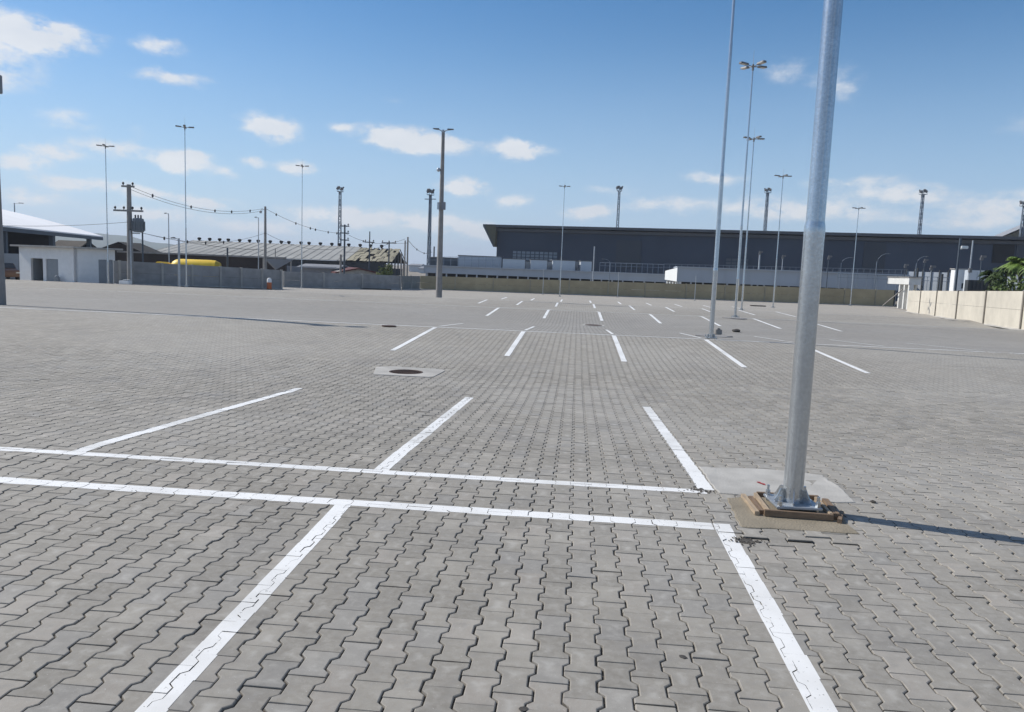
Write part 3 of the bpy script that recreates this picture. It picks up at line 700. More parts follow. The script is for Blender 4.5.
o = sheet(pad, 'mortar_pad', MORT, .0025); tag(o, 'olive brown mortar pad under the wooden frame of the close post', 'mortar pad')
zb = base0.z+.004
fr_ = thing('wooden_frame', 'brown timber formwork frame around the base of the close lamp post', 'wooden frame', (base0.x, base0.y, zb), R_(-1.5))
def plank(c, s, mat, rz=0, name='plank'):
    b = MB(); b.box((0, 0, 0), s); return b.build(name, mat, fr_, bevel=.003, loc=c, rz=rz)
plank((-.005, -.205, .022), (.45, .026, .044), WOOD2, R_(-1))
plank((.02, .215, .022), (.44, .028, .052), WOOD2, R_(1))
plank((-.205, .0, .020), (.42, .024, .046), WOOD, R_(91))
plank((-.285, .005, .013), (.42, .034, .028), WOOD, R_(92.5))
plank((.215, .01, .022), (.40, .026, .044), WOOD, R_(89))
plank((.262, .0, .020), (.36, .045, .046), WOOD2, R_(86))
plank((-.245, .0, .012), (.34, .035, .030), WOOD2, R_(91.5))
plank((.285, -.15, .012), (.22, .03, .03), WOOD2, R_(70))
# grout fill inside the frame
gmb = MB(); gmb.box((0, 0, .008), (.40, .39, .016)); gr = gmb.build('grout_bed', MORT, fr_)
# small loose things
def stone(px, py, r, label, mat, nm='stone', cat='stone'):
    p = hit(px, py); bm = bmesh.new(); bmesh.ops.create_icosphere(bm, subdivisions=2, radius=r)
    for v in bm.verts: v.co = Vector((v.co.x*1.3, v.co.y, v.co.z*(.12 if nm != 'stone' else .55)))*(1+rnd.uniform(-.2, .2))
    me = bpy.data.meshes.new(nm); bm.to_mesh(me); bm.free(); me.materials.append(mat)
    o = bpy.data.objects.new(nm, me); col.objects.link(o); o.location = (p.x, p.y, p.z+(r*.4 if nm == 'stone' else .001)); o.rotation_euler.z = rnd.random()*6
    return tag(o, label, cat)
STONE = pm('dark_stone', (.06, .055, .05), rough=.9, var=.3, scale=30, bump=.3)
stone(873, 502.5, .018, 'small dark stone on the pavers right of the close post', STONE)
stone(683, 657, .014, 'small dark spot of dirt on the pavers left of the near right painted line', STONE, 'dirt_stain', 'dirt')
stone(736, 332, .13, 'dark lump on the paving right of the second lamp post', STONE)
stone(523, 709, .014, 'dark smear of grit at the bottom edge between the painted lines', STONE, 'dirt_stain', 'dirt')
STAIN = pm('dark_grit', (.10, .09, .078), rough=.95, var=.4, scale=40, bump=.3)
for (px, py, sc, lab) in ((746, 541, .075, 'dark gritty stain beside the near right painted corner'), (699, 490.5, .07, 'dark gritty smear at the end of the second cross line, by the pale slab')):
    p = hit(px, py); q = MB()
    for _ in range(150):
        a = rnd.random()*6.28; r = sc*abs(rnd.gauss(0, .55)); z = rnd.uniform(.002, .005); e = rnd.uniform(.003, .010)
        x, y = r*math.cos(a)*1.3, r*math.sin(a); th = rnd.random()*3; hp = [(x+e*math.cos(th+k*1.257)*(.6+.6*rnd.random()), y+e*math.sin(th+k*1.257)) for k in range(5)]
        q.prism(hp, 0, z)
    o = q.build('dirt_stain', STAIN); o.location = p; tag(o, lab, 'dirt', kind='stuff')
# red scrap on the slab
p = hit(761, 484); q = MB()
q.add([(-.04, .03, .016), (-.005, .02, .022), (.012, .005, .018), (.05, -.012, .02), (.04, -.03, .015), (.012, -.022, .022), (-.012, .0, .017), (-.05, .024, .019)], [(0, 1, 6, 7), (1, 2, 5, 6), (2, 3, 4, 5)])
q.add([(x, y, z-.008) for x, y, z in [(-.04, .03, .016), (-.005, .02, .022), (.012, .005, .018), (.05, -.012, .02), (.04, -.03, .015), (.012, -.022, .022), (-.012, .0, .017), (-.05, .024, .019)]], [(7, 6, 1, 0), (6, 5, 2, 1), (5, 4, 3, 2)])
o = q.build('red_scrap', pm('red_plastic', (.45, .05, .05), rough=.5, var=.3, scale=20, bump=0)); o.location = (p.x, p.y, p.z-.001); o.scale = (.55, 1.5, .5); tag(o, 'crumpled red scrap lying on the pale concrete slab', 'scrap')
# concrete feet of the farther posts
def post_foot(px, py, label, blk=True):
    p = hit(px, py); b = MB()
    pts = [(.55*math.cos(a)*(1+rnd.uniform(-.2, .2)), .42*math.sin(a)*(1+rnd.uniform(-.2, .2))) for a in [k*math.pi/8 for k in range(16)]]
    b.prism(pts, -.02, .035)
    r = b.build('rubble_pad', CONC_D); r.location = p; tag(r, label, 'rubble')
    return r
post_foot(711, 336.5, 'dark rubble around the foot of the lamp post on the crossing line')
post_foot(735, 318.6, 'dark rubble around the foot of the lamp post with highest visible head')
p = hit(717.5, 334.5); b = MB(); b.box((0, 0, .09), (.24, .22, .18)); b.box((.02, 0, .2), (.12, .12, .05))
o = b.build('concrete_block', CONC_D, bevel=.02); o.location = p; o.rotation_euler.z = .3; tag(o, 'grey concrete block standing against the foot of the second lamp post', 'block')

# manhole
mh = thing('manhole', 'round rusty manhole cover in a pale concrete surround', 'manhole', man_c)
sur_px = [(376,367.3),(392,366.6),(443,369.8),(445,371),(432,377.6),(373,374.6)]
so_ = []
for q_ in sur_px: so_.append(hit(*q_)-man_c)
b = MB(); n = len(so_); N2 = 40
ring = [Vector((.30*math.cos(2*math.pi*k/N2), .30*math.sin(2*math.pi*k/N2), 0)) for k in range(N2)]
def rayout(a):                                # outline radius at an angle
    best = None; d = Vector((math.cos(a), math.sin(a)))
    for i in range(n):
        p, q_ = so_[i].xy, so_[(i+1) % n].xy; e = q_-p; den = d.x*e.y-d.y*e.x
        if abs(den) < 1e-9: continue
        t = (p.x*e.y-p.y*e.x)/den; u_ = (p.x*d.y-p.y*d.x)/den
        if t > 0 and -1e-6 <= u_ <= 1+1e-6: best = t if best is None else max(best, t)
    return best or .6
vs = []
for k in range(N2):
    a = 2*math.pi*k/N2; r = rayout(a)
    for rr, dz in ((.30, .010), (r, .009), (r*1.005, -.02)):
        x, y = rr*math.cos(a), rr*math.sin(a); vs.append((x, y, gz(man_c.x+x, man_c.y+y)-man_c.z+dz))
b.add(vs, [(3*k+j, 3*k+j+1, 3*((k+1) % N2)+j+1, 3*((k+1) % N2)+j) for k in range(N2) for j in (0, 1)])
b.build('surround', SLAB, mh)
b = MB(); b.lathe([(.30, .0), (.30, .014), (.275, .014), (.27, .006)], 40, caps=False); b.build('rim', IRON, mh)
b = MB(); b.lathe([(.0001, .004), (.27, .004)], 40, caps=False)
for i in range(-5, 6):
    for j in range(-5, 6):
        x, y = i*.047, j*.047
        if math.hypot(x, y) < .245: b.box((x, y, .008), (.03, .03, .012))
b.build('cover', IRON, mh)
# second drain farther down the lot
p = hit(593.5, 325.5); d_ = thing('drain_and_shadow_disc', 'dark drain cover between the third and fourth rows of lines', 'drain', p)
b = MB(); b.lathe([(.6, -.02), (.6, .012), (.34, .014)], 4, caps=False); b.build('surround', SLAB, d_, rz=.785)
b = MB(); b.lathe([(.34, .012), (.34, .02), (.0001, .02)], 28, caps=False); b.build('cover', IRON, d_)
p = hit(389, 326.5); d_ = thing('drain_and_shadow_disc', 'dark disc standing in for the lamp head shadow beside the worn crossing line left of centre', 'drain', p)  # added dark disc, drawn where the left post's lamp shadow ends
b = MB(); b.lathe([(.2, .0), (.2, .03), (.0001, .03)], 28, caps=False); b.build('cover', IRON, d_)

# ================================================================== BACKDROP BUILDINGS
def frame_of(a, b):
    """plan axes of a facade running a -> b: unit along, unit away from the camera, length, heading"""
    t = (b-a); t.z = 0; L = t.length; t /= L; nrm = Vector((-t.y, t.x, 0))
    if nrm.dot(Vector((a.x, a.y, 0))) < 0: nrm = -nrm
    return t, nrm, L, math.atan2(t.y, t.x)
def along(px, a, b):
    """distance along the line a->b of the sight line through column px"""
    r = ray(px, 270); d = Vector((r.x, r.y)); w = (b-a).xy; c = (a-CAM).xy
    return -(c.x*d.y-c.y*d.x)/(w.x*d.y-w.y*d.x)*w.length

# ---- white booth
ZB = -1.12
A = spot(20, 281, 63.2, ZB); B = spot(75.8, 284, 60.4, ZB)
t, nrm, L, rz = frame_of(A, B)
bo = thing('booth', 'small flat roofed white booth with grey doors at the left end of the lot', 'booth', A, rz)
H = topz(76, 248.6, 60.4)-ZB
def wall_with_openings(L, H, y0, y1, ops, mat, name, parent):
    """wall slab along local x with rectangular openings (x0,x1,z0,z1)"""
    m_ = MB(); x = 0
    for (x0, x1, z0, z1) in sorted(ops):
        if x0 > x: m_.box(((x+x0)/2, (y0+y1)/2, H/2), (x0-x, y1-y0, H))
        if z1 < H: m_.box(((x0+x1)/2, (y0+y1)/2, (z1+H)/2), (x1-x0, y1-y0, H-z1))
        if z0 > 0: m_.box(((x0+x1)/2, (y0+y1)/2, z0/2), (x1-x0, y1-y0, z0))
        x = x1
    if x < L: m_.box(((x+L)/2, (y0+y1)/2, H/2), (L-x, y1-y0, H))
    return m_.build(name, mat, parent)
d0, d1 = along(31, A, B), along(43, A, B); d2, d3 = along(46, A, B), along(58.3, A, B)
wall_with_openings(L, H, 0, .18, [(d0, d1, .0, 2.05), (d2, d3, .0, 2.05)], WHITEP, 'front_wall', bo)
B3 = B+nrm*8; D2 = along(115.2, B, B3)
q = MB(); q.box((.09, D2/2+.1, H/2), (.18, D2-.2, H)); q.box((L/2, D2-.09, H/2), (L-.4, .18, H)); q.build('rear_walls', WHITEP, bo)
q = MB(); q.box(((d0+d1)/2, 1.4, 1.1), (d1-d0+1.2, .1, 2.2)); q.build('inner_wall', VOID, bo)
q = MB(); q.box(((d2+d3)/2, .11, 1.02), (d3-d2-.03, .05, 2.03)); dd = q.build('door', DOORG, bo)
q = MB(); q.tube((d3-.14, .05, 1.0), (d3-.14, .09, 1.0), .03); q.build('handle', GALV_OLD, dd)
q = MB(); q.box((d0+.06, .55, 1.01), (.05, .7, 2.0)); dd = q.build('door', DOORG, bo); dd['label'] = 'open dark door'
q = MB(); q.tube((d0+.09, .8, 1.0), (d0+.14, .8, 1.0), .03); q.build('handle', GALV_OLD, dd)
e0, e1, e2, e3 = along(98.7, B, B3), along(107, B, B3), along(109, B, B3), along(113.3, B, B3)
wb = wall_with_openings(D2, H, 0, .18, [(e0, e1, .0, 2.15), (e2, e3, .0, 2.15)], WHITEP, 'side_wall', bo)
wb.location = (L, .0, 0); wb.rotation_euler.z = math.pi/2
for (x0, x1) in ((e0, e1), (e2, e3)):
    q = MB(); q.box(((x0+x1)/2, .10, 1.07), (x1-x0-.02, .05, 2.13)); dd = q.build('door', DOORG, wb); dd['label'] = 'grey side door'
q = MB(); q.prism([(-.45, -.45), (L+.45, -.45), (L+.45, D2+.45), (-.45, D2+.45)], H+.002, H+.15); q.build('roof_slab', CONC, bo, bevel=.02)
q = MB(); q.prism([(-.6, -.6), (L+.5, -.6), (L+.5, D2+.4), (-.6, D2+.4)], -.3, .05); q.build('apron', SLAB, bo)
o = MB(); o.box((0, 0, .3), (.35, .3, .6)).lathe([(.17, .6), (.12, .72), (.02, .74)], 12)
o = o.build('bin', DOORG, bevel=.03); pq = A+t*along(61, A, B)-nrm*.35; o.location = (pq.x, pq.y, ZB+.05); tag(o, 'small grey bin beside the grey door of the white booth', 'bin')
o = MB(); o.box((0, 0, .14), (.8, .5, .28)).box((.1, 0, .32), (.5, .4, .1)); o = o.build('white_sack', WHITEP, bevel=.08); o.location = spot(125.5, 285.8, 57.4); tag(o, 'white sack on the ground at the wall foot, right of the booth', 'sack')

# ---- open shed with white hipped roof
SA = spot(-28, 222, 64.5, 0); SB = spot(99, 235, 100, 0)
zb2 = topz(99, 235, 100); ez = zb2-OFF
t, nrm, L, rz = frame_of(SA, SB)
lf = Vector((-t.y, t.x, 0))                    # towards the left, under the roof
sh = thing('open_shed', 'large open shed with bright white roof behind the white booth', 'shed', (SA.x, SA.y, OFF), rz)
WD, RISE = 17.0, 3.7
def arch(y): return ez + RISE*(1-((WD-y)/WD)**2*.35-(WD-y)/WD*.65) if y <= WD else arch(2*WD-y)
q = MB(); ny = 16; vs = []
for k in range(ny+1):
    y = -.5+(2*WD+1)*k/ny
    for x in (0, L): vs.append((x, y, arch(y)))
vs += [(x, y, z-.14) for x, y, z in vs]; o2 = 2*(ny+1)
q.add(vs, [(2*k, 2*k+1, 2*k+3, 2*k+2) for k in range(ny)]+[(o2+2*k, o2+2*k+2, o2+2*k+3, o2+2*k+1) for k in range(ny)]+[(0, o2, o2+1, 1)]+[(2*k+1, o2+2*k+1, o2+2*k+3, 2*k+3) for k in range(ny)]+[(2*k, 2*k+2, o2+2*k+2, o2+2*k) for k in range(ny)]+[(2*ny, 2*ny+1, o2+2*ny+1, o2+2*ny)])
q.build('roof', WHROOF, sh)
q = MB(); q.box((L/2, -.42, ez-.42), (L, .12, .5)); q.build('eave_beam', STEELD, sh)
for px in (-15, 8, 55, 91.5):
    x = along(px, SA, SB); q = MB(); q.box((x, .2, (ez-.5)/2), (.8 if px > 30 else .45, .4, ez-.5)); q.build('column', STEELD, sh)
xw = along(54, SA, SB)
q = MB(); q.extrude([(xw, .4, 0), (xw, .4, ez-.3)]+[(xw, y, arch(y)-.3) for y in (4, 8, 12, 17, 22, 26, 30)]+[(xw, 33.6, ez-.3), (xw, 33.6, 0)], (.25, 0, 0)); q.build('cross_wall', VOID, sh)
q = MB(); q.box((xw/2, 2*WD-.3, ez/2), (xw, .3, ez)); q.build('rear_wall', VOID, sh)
for k in range(8):
    x = L*(k+.5)/8; q = MB(); q.path([(x, y, arch(y)-.45) for y in (0, 4, 8, 12, 17, 22, 26, 30, 34)], .12, 6); q.build('roof_truss', STEELD, sh)
# brown car by the shed wall
def car(loc, rz, paint, label, L=3.9):
    r = thing('parked_car', label, 'car', loc, rz); k = L/4
    side = [(-1.95, .28), (-1.98, .62), (-1.85, .92), (-1.5, 1.0), (-.9, 1.42), (.35, 1.45), (.95, .98), (1.75, .86), (1.96, .62), (1.95, .28)]
    q = MB(); q.extrude([(x*k, -.78, z) for x, z in side], (0, 1.56, 0)); q.build('body', paint, r, bevel=.06, smooth=True)
    GL = pm('car_glass', (.02, .025, .03), rough=.08, var=.1, bump=0)
    for s in (-1, 1):
        q = MB(); q.extrude([(x*k, s*.785, z) for x, z in ((-1.35, 1.0), (-.85, 1.36), (.3, 1.38), (.82, 1.0))], (0, s*.012, 0)); q.build('side_window', GL, r)
        for x in (-1.2, 1.2):
            q = MB(); q.tube((x*k, s*.66, .3), (x*k, s*.83, .3), .3, n=20); w_ = q.build('wheel', DARK, r)
            q = MB(); q.tube((x*k, s*.83, .3), (x*k, s*.845, .3), .19, n=14); q.build('rim', GALV_OLD, w_)
    q = MB(); q.extrude([(.42*k, -.66, 1.43), (.93*k, -.7, 1.02), (.93*k, .7, 1.02), (.42*k, .66, 1.43)], (.03, 0, .02)); q.build('windscreen', GL, r)
    q = MB(); q.extrude([(-.95*k, -.66, 1.41), (-1.5*k, -.7, 1.03), (-1.5*k, .7, 1.03), (-.95*k, .66, 1.41)], (-.03, 0, .02)); q.build('rear_window', GL, r)
    for s in (-1, 1):
        q = MB(); q.box((1.93*k, s*.58, .66), (.08, .3, .12)); q.build('headlight', LENS, r, bevel=.02)
    return r
car(spot(3, 280.5, 66.0, -1.05), R_(-35), pm('rusty_brown_paint', (.16, .075, .035), rough=.45, var=.2, scale=3, bump=0), 'rust brown car half hidden behind the left concrete post')
# small roof behind the shed
def gable_house(a, b, depth, ez, rzt, wallm, roofm, label, name='house', cat='house', gable='side', over=.4, extra=None):
    """house with facade a->b on the land behind; ridge along the facade or across it"""
    t, nrm, L, rz = frame_of(a, b); r = thing(name, label, cat, (a.x, a.y, OFF), rz)
    e, h = ez-OFF, rzt-OFF
    q = MB(); q.box((L/2, depth/2, e/2), (L, depth, e))
    if gable == 'across': q.extrude([(0, .01, e), (L, .01, e), (L/2, .01, h-.05)], (0, depth-.02, 0))
    q.build('walls', wallm, r)
    q = MB()
    if gable == 'side':
        sec = [(-over, e-.1), (depth/2, h), (depth+over, e-.1), (depth+over, e-.25), (depth/2, h-.18), (-over, e-.25)]
        q.extrude([(-over, y, z) for y, z in sec], (L+2*over, 0, 0))
    else:
        sec = [(-over, e-.1), (L/2, h), (L+over, e-.1), (L+over, e-.25), (L/2, h-.18), (-over, e-.25)]
        q.extrude([(x, -over, z) for x, z in sec], (0, depth+2*over, 0))
    q.build('roof', roofm, r); return r
TILE_B = pm('brown_old_roof', (.065, .055, .045), rough=.9, var=.25, scale=2, bump=.1)
TILE_K = pm('charcoal_roof', (.010, .009, .010), rough=.95, var=.25, scale=2, bump=.1)
TILE_R = pm('dark_red_roof', (.10, .03, .03), rough=.85, var=.25, scale=2, bump=.1)
BRICKD = pm('dark_brown_cladding', (.032, .023, .020), rough=.9, var=.25, scale=1.2, bump=.1)
GREYW = pm('mid_grey_render', (.22, .23, .25), rough=.9, var=.12, scale=.8, bump=.05)
gable_house(spot(50, 262, 116, OFF), spot(76, 262, 116, OFF), 6, topz(70, 248.5, 113), topz(60, 240, 118), BRICKD, TILE_B, 'low building with brown roof seen under the white roofed shed')
gable_house(spot(92, 262, 112, OFF), spot(148, 262, 112, OFF), 6, topz(125, 253.5, 112), topz(118, 241.8, 112), BRICKD, TILE_K, 'low building with charcoal gabled roof behind the utility pole', gable='across')
r = thing('long_wall', 'long dark brown wall running behind the yellow tank', 'wall', spot(118, 262, 104, OFF), 0)
a, b = spot(118, 262, 104, OFF), spot(286, 262, 104, OFF); t, nrm, L, rz = frame_of(a, b); r.rotation_euler.z = rz
hh = topz(200, 255.5, 104)-OFF
q = MB(); q.box((L/2, .2, hh/2), (L, .3, hh)); q.build('cladding', BRICKD, r)
q = MB(); q.box((L/2, .0, hh+.1), (L, .5, .22)); q.build('coping', CONC_D, r)

# ---- yellow tank beyond the wall
YEL = pm('yellow_tank_paint', (.85, .56, .03), rough=.5, var=.12, scale=1.5, bump=0)
YELD = pm('dull_yellow_paint', (.45, .32, .02), rough=.6, var=.15, scale=1.5, bump=0)
a, b = spot(170, 266, 80, 0), spot(222, 267, 81, 0); t, nrm, L, rz = frame_of(a, b)
zt = topz(200, 259.6, 80.5)-OFF
ta = thing('storage_tank', 'yellow cylindrical tank lying behind the grey wall', 'tank', (a.x, a.y, OFF), rz)
q = MB(); rr = .95; zc = zt-rr; prof = [(0, .02), (.12, .4), (.3, .68), (.6, .86), (.95, rr), (L-1.2, rr), (L-.6, rr*.96)]
n = 28; vs = []
for x, r0_ in prof:
    vs += [(x, r0_*math.cos(2*math.pi*k/n), zc+r0_*math.sin(2*math.pi*k/n)) for k in range(n)]
q.add(vs, [(j*n+k, j*n+(k+1) % n, (j+1)*n+(k+1) % n, (j+1)*n+k) for j in range(len(prof)-1) for k in range(n)]+[tuple(range(n))]); q.build('shell', YEL, ta, smooth=True)
q = MB(); q.tube((L-.6, 0, zc), (L-.15, 0, zc), rr*.96, rr*.7, n=28); q.build('end_cap', YELD, ta, smooth=True)
q = MB(); q.tube((L-.15, 0, zc), (L-.05, 0, zc), .35, n=20); q.build('hatch', TILE_B, ta)
for x in (1.5, L-2): q = MB(); q.box((x, 0, (zc-.5)/2), (.4, 1.5, zc-.5)); q.build('cradle', CONC_D, ta)
a, b = spot(154, 264, 80, 0), spot(170, 265, 80, 0); t, nrm, L, rz = frame_of(a, b); z1 = topz(160, 261.6, 80)-OFF
ck = thing('machine_arm', 'yellow green machine arm just left of the yellow tank', 'machine', (a.x, a.y, OFF), rz)
q = MB(); q.extrude([(0, 0, z1-.28), (.3, 0, z1), (L-.2, 0, z1-.05), (L, 0, z1-.4), (L-.4, 0, z1-.55), (.4, 0, z1-.45)], (0, .5, 0)); q.build('boom', YEL, ck, bevel=.03)
q = MB(); q.extrude([(.5, -.02, z1-.33), (L-.4, -.02, z1-.33), (L-.6, -.02, z1-.6), (.6, -.02, z1-.6)], (0, .54, 0)); q.build('frame', pm('green_paint', (.10, .18, .03), rough=.6), ck)
q = MB(); q.box((L*.5, .25, (z1-.6)/2), (L*.5, .4, z1-.6)); q.build('base', STEELD, ck)

# ---- long shed with ridge vents and a broken end
a, b = spot(160, 262, 126, OFF), spot(386, 264, 129, OFF); t, nrm, L, rz = frame_of(a, b)
ls = thing('long_shed', 'long grey shed whose ribbed roof is broken at its right end', 'shed', (a.x, a.y, OFF), rz)
ez = topz(300, 257, 127)-OFF-.1; DPT = 46; rh = topz(300, 244.2, 147)-OFF
ROOFG = pm('grey_fibre_cement', (.33, .33, .31), rough=.85, var=.2, scale=.25, bump=0, c2=(.21, .21, .20))
ROOFO = pm('mossy_fibre_cement', (.30, .27, .19), rough=.9, var=.35, scale=.6, bump=0, c2=(.16, .15, .10))
xb = along(346, a, b)                        # where the damage starts
def slope(x, s): return (x, s*DPT/2, ez+(rh-ez)*s)
q = MB(); nx = 44; x_l = -2.0
for k in range(nx):                           # sheets in bays, each a little skewed, with a rib between
    x0 = x_l+(xb-x_l)*k/nx; x1 = x_l+(xb-x_l)*(k+1)/nx-.0
    j = .015 if k % 2 else 0
    q.add([(x0, -.5, ez-.2+j), (x1, -.5, ez-.2+j), (x1, DPT/2, rh+j), (x0, DPT/2, rh+j)], [(0, 1, 2, 3)])
    if k % 2 == 0: q.extrude([(x0-.06, -.5, ez-.16), (x0+.06, -.5, ez-.16), (x0+.06, DPT/2, rh+.04), (x0-.06, DPT/2, rh+.04)], (0, 0, .02))
q.add([(x_l, DPT/2, rh), (xb, DPT/2, rh), (xb, DPT+.5, ez-.2), (x_l, DPT+.5, ez-.2)], [(0, 1, 2, 3)])
q.build('roof', ROOFG, ls, recalc=False)
q = MB(); ny, nxx = 6, 14
for i in range(nxx):
    for k in range(ny):
        if rnd.random() < .16 or (i > 10 and rnd.random() < .25 and k > 3): continue
        x0, x1 = xb+(L+1-xb)*i/nxx, xb+(L+1-xb)*(i+1)/nxx; s0, s1 = k/ny, (k+1)/ny
        dz = rnd.uniform(-.06, .05)
        q.add([(x0, s0*DPT/2-.3, ez+(rh-ez)*s0+dz-.1), (x1, s0*DPT/2-.3, ez+(rh-ez)*s0+dz-.1), (x1, s1*DPT/2-.3, ez+(rh-ez)*s1+dz-.1), (x0, s1*DPT/2-.3, ez+(rh-ez)*s1+dz-.1)], [(0, 1, 2, 3)])
br = q.build('broken_roof', ROOFO, ls, recalc=False); br['label'] = 'mossy broken roof with missing sheets'
q = MB()
for k in range(10):
    x = xb+(L+.8-xb)*k/9
    q.tube((x, -.2, ez-.2), (x, DPT/2, rh-.15), .10, n=6); q.tube((x, DPT/2, rh-.15), (x, DPT+.2, ez-.2), .10, n=6); q.tube((x, 0, ez-.3), (x, DPT, ez-.3), .08, n=6)
for s in (.2, .5, .8): q.tube((xb, DPT/2*s, ez+(rh-ez)*s-.25), (L+.8, DPT/2*s, ez+(rh-ez)*s-.25), .07, n=6)
q.add([(xb, DPT/2, rh-.3), (L+.6, DPT/2, rh-.3), (L+.6, DPT+.3, ez-.3), (xb, DPT+.3, ez-.3)], [(0, 1, 2, 3)])
q.add([(xb, DPT/2, rh-.9), (L-1, DPT/2, rh-.9), (L-1, .3, ez-.7), (xb, .3, ez-.7)], [(0, 1, 2, 3)])
q.build('rafters', TILE_K, ls)
q = MB(); q.box((L*.5, .15, (ez-.3)/2), (L, .3, ez-.3)); q.build('front_wall', pm('dark_shed_front', (.05, .052, .058), rough=.9, var=.3, scale=.5, bump=0), ls)
q = MB(); q.box((xb*.72, .0-.2, 1.0), (xb*.5, .2, 2.0)); q.build('lower_wall', GREYW, ls)
q = MB(); q.box((xb*.5, DPT, (ez-.3)/2), (xb, .3, ez-.3)); q.box((L*.5+xb*.5, DPT-.2, (ez-1.5)/2), (L-xb, .2, ez-1.5)); q.build('rear_wall', GREYW, ls)
for zz in (.2,):
    for yv in (1, 9, 17, 26, 35, 45): q = MB(); q.box((L+.3, yv, (ez+(rh-ez)*(1-abs(yv-23)/23)-.4)/2), (.25, .25, ez+(rh-ez)*(1-abs(yv-23)/23)-.4)); q.build('end_column', CONC_D, ls)
for i in range(19):
    px = 200+i*10.0+rnd.uniform(-2, 2)
    x = along(px, a+nrm*DPT/2, b+nrm*DPT/2)
    if x > L+1: continue
    v = MB(); v.lathe([(.20, -.2), (.20, .1), (.34, .15), (.36, .42), (.28, .52), (.05, .56)], 12, (x, DPT/2, rh+.05)); v.build('ridge_vent', TILE_K, ls, smooth=True)

# grey folded gable by the wall, red roof house, bush
a, b = spot(265, 262, 92, OFF), spot(294, 262, 96, OFF); t, nrm, L, rz = frame_of(a, b)
gs = thing('grey_canopy', 'grey sloping canopy with dark underside before the long shed', 'canopy', (a.x, a.y, OFF), rz)
z1 = topz(280, 259, 94)-OFF; z0 = topz(276, 269.5, 93)-OFF
q = MB(); q.extrude([(0, 0, z1), (L, 0, z1), (L*.38, 0, z0)], (0, .25, 0)); q.build('sheet', GREYW, gs)
q = MB(); q.tube((.1, .4, 0), (.1, .4, z1), .08); q.build('post', CONC_D, gs)
q = MB(); q.tube((L-.1, .4, 0), (L-.1, .4, z1), .08); q.build('post', CONC_D, gs)
gable_house(spot(300, 268, 101, OFF), spot(336, 268, 101, OFF), 8, topz(315, 266.5, 101), topz(315, 264, 103), GREYW, GREYW, 'flat grey outbuilding behind the light grey wall')
gable_house(spot(338, 272, 98, OFF), spot(379, 273, 100, OFF), 7, topz(350, 271.8, 98), topz(352, 267.4, 99.5), CONC, TILE_R, 'low house with dark red gabled roof behind the light grey wall', gable='across')

LEAF1 = pm('leaf_green', (.050, .085, .022), rough=.7, var=.5, scale=3, bump=0, spec=.3)
LEAF2 = pm('leaf_yellow_green', (.15, .19, .05), rough=.7, var=.5, scale=3, bump=0, spec=.3)
BARK = pm('grey_brown_bark', (.065, .055, .045), rough=.95, var=.3, scale=8, bump=.3)
def leaf_cloud(n, size, fn, r2=rnd):
    q = MB()
    for _ in range(n):
        c = fn(); u = Vector((r2.gauss(0, 1), r2.gauss(0, 1), r2.gauss(0, .7))).normalized(); w = u.orthogonal().normalized(); w = Matrix.Rotation(r2.random()*6.3, 3, u) @ w
        s = size*r2.uniform(.6, 1.4); v = u.cross(w)
        q.add([c-w*s, c+v*s*.4, c+w*s, c-v*s*.4], [(0, 1, 2, 3)])
    return q
def bush(loc, rx, ry, h, label, n=900, mat=LEAF1, size=.16):
    r = thing('bush', label, 'bush', loc)
    lobes = [(Vector((rnd.uniform(-rx, rx)*.55, rnd.uniform(-ry, ry)*.5, h*rnd.uniform(.35, .72))), rnd.uniform(.35, .55)) for _ in range(7)]
    def fn():
        c, s = rnd.choice(lobes); d = Vector((rnd.gauss(0, 1), rnd.gauss(0, 1), rnd.gauss(0, 1))).normalized()*rnd.uniform(.55, 1)
        return c+Vector((d.x*rx*s, d.y*ry*s, d.z*h*s*.75))
    leaf_cloud(n, size, fn).build('foliage', mat, r, recalc=False)
    q = MB()
    for k in range(5): q.path([(rnd.uniform(-.2, .2), rnd.uniform(-.2, .2), 0), (rnd.uniform(-rx, rx)*.3, 0, h*.35), (rnd.uniform(-rx, rx)*.5, rnd.uniform(-ry, ry)*.4, h*.6)], .06, 6, r1=.02)
    q.build('stems', BARK, r); return r
bush(spot(389, 272, 93, OFF), 1.5, 1.3, topz(389, 263.6, 93)-OFF, 'round green bush between the red roof and the broken shed', mat=LEAF2)

# ---- dark warehouse
a, b = spot(496, 268, 152, OFF), spot(1075, 290, 126, OFF); t, nrm, L, rz = frame_of(a, b)
wh = thing('warehouse', 'huge dark warehouse with overhanging flat roof across the far side', 'warehouse', (a.x, a.y, OFF), rz)
WDARK = pm('dark_ribbed_cladding', (.052, .068, .098), rough=.7, var=.22, scale=.12, bump=0, c2=(.032, .043, .066))
FASC = pm('grey_fascia', (.095, .10, .11), rough=.7, var=.12, scale=.3, bump=0)
SOFF = pm('olive_soffit', (.13, .12, .08), rough=.8, var=.15, scale=.5, bump=0)
zr = topz(496, 226, 152)-OFF; zr2 = topz(1024, 236.5, 128)-OFF; zr = (zr+zr2)/2
print('warehouse height', zr, zr2)
DW = 70
q = MB(); q.box((L/2, DW/2, (zr-1.2)/2), (L, DW, zr-1.2)); q.build('walls', WDARK, wh)
q = MB(); q.extrude([(0, -1.2, zr-.5), (0, -1.2, zr), (0, DW+1, zr), (0, DW+1, zr-.5)], (L+2, 0, 0)); q.build('roof', FASC, wh)
q = MB(); q.box((L/2, -.25, zr-.95), (L, .5, .55)); q.build('gutter_band', FASC, wh)
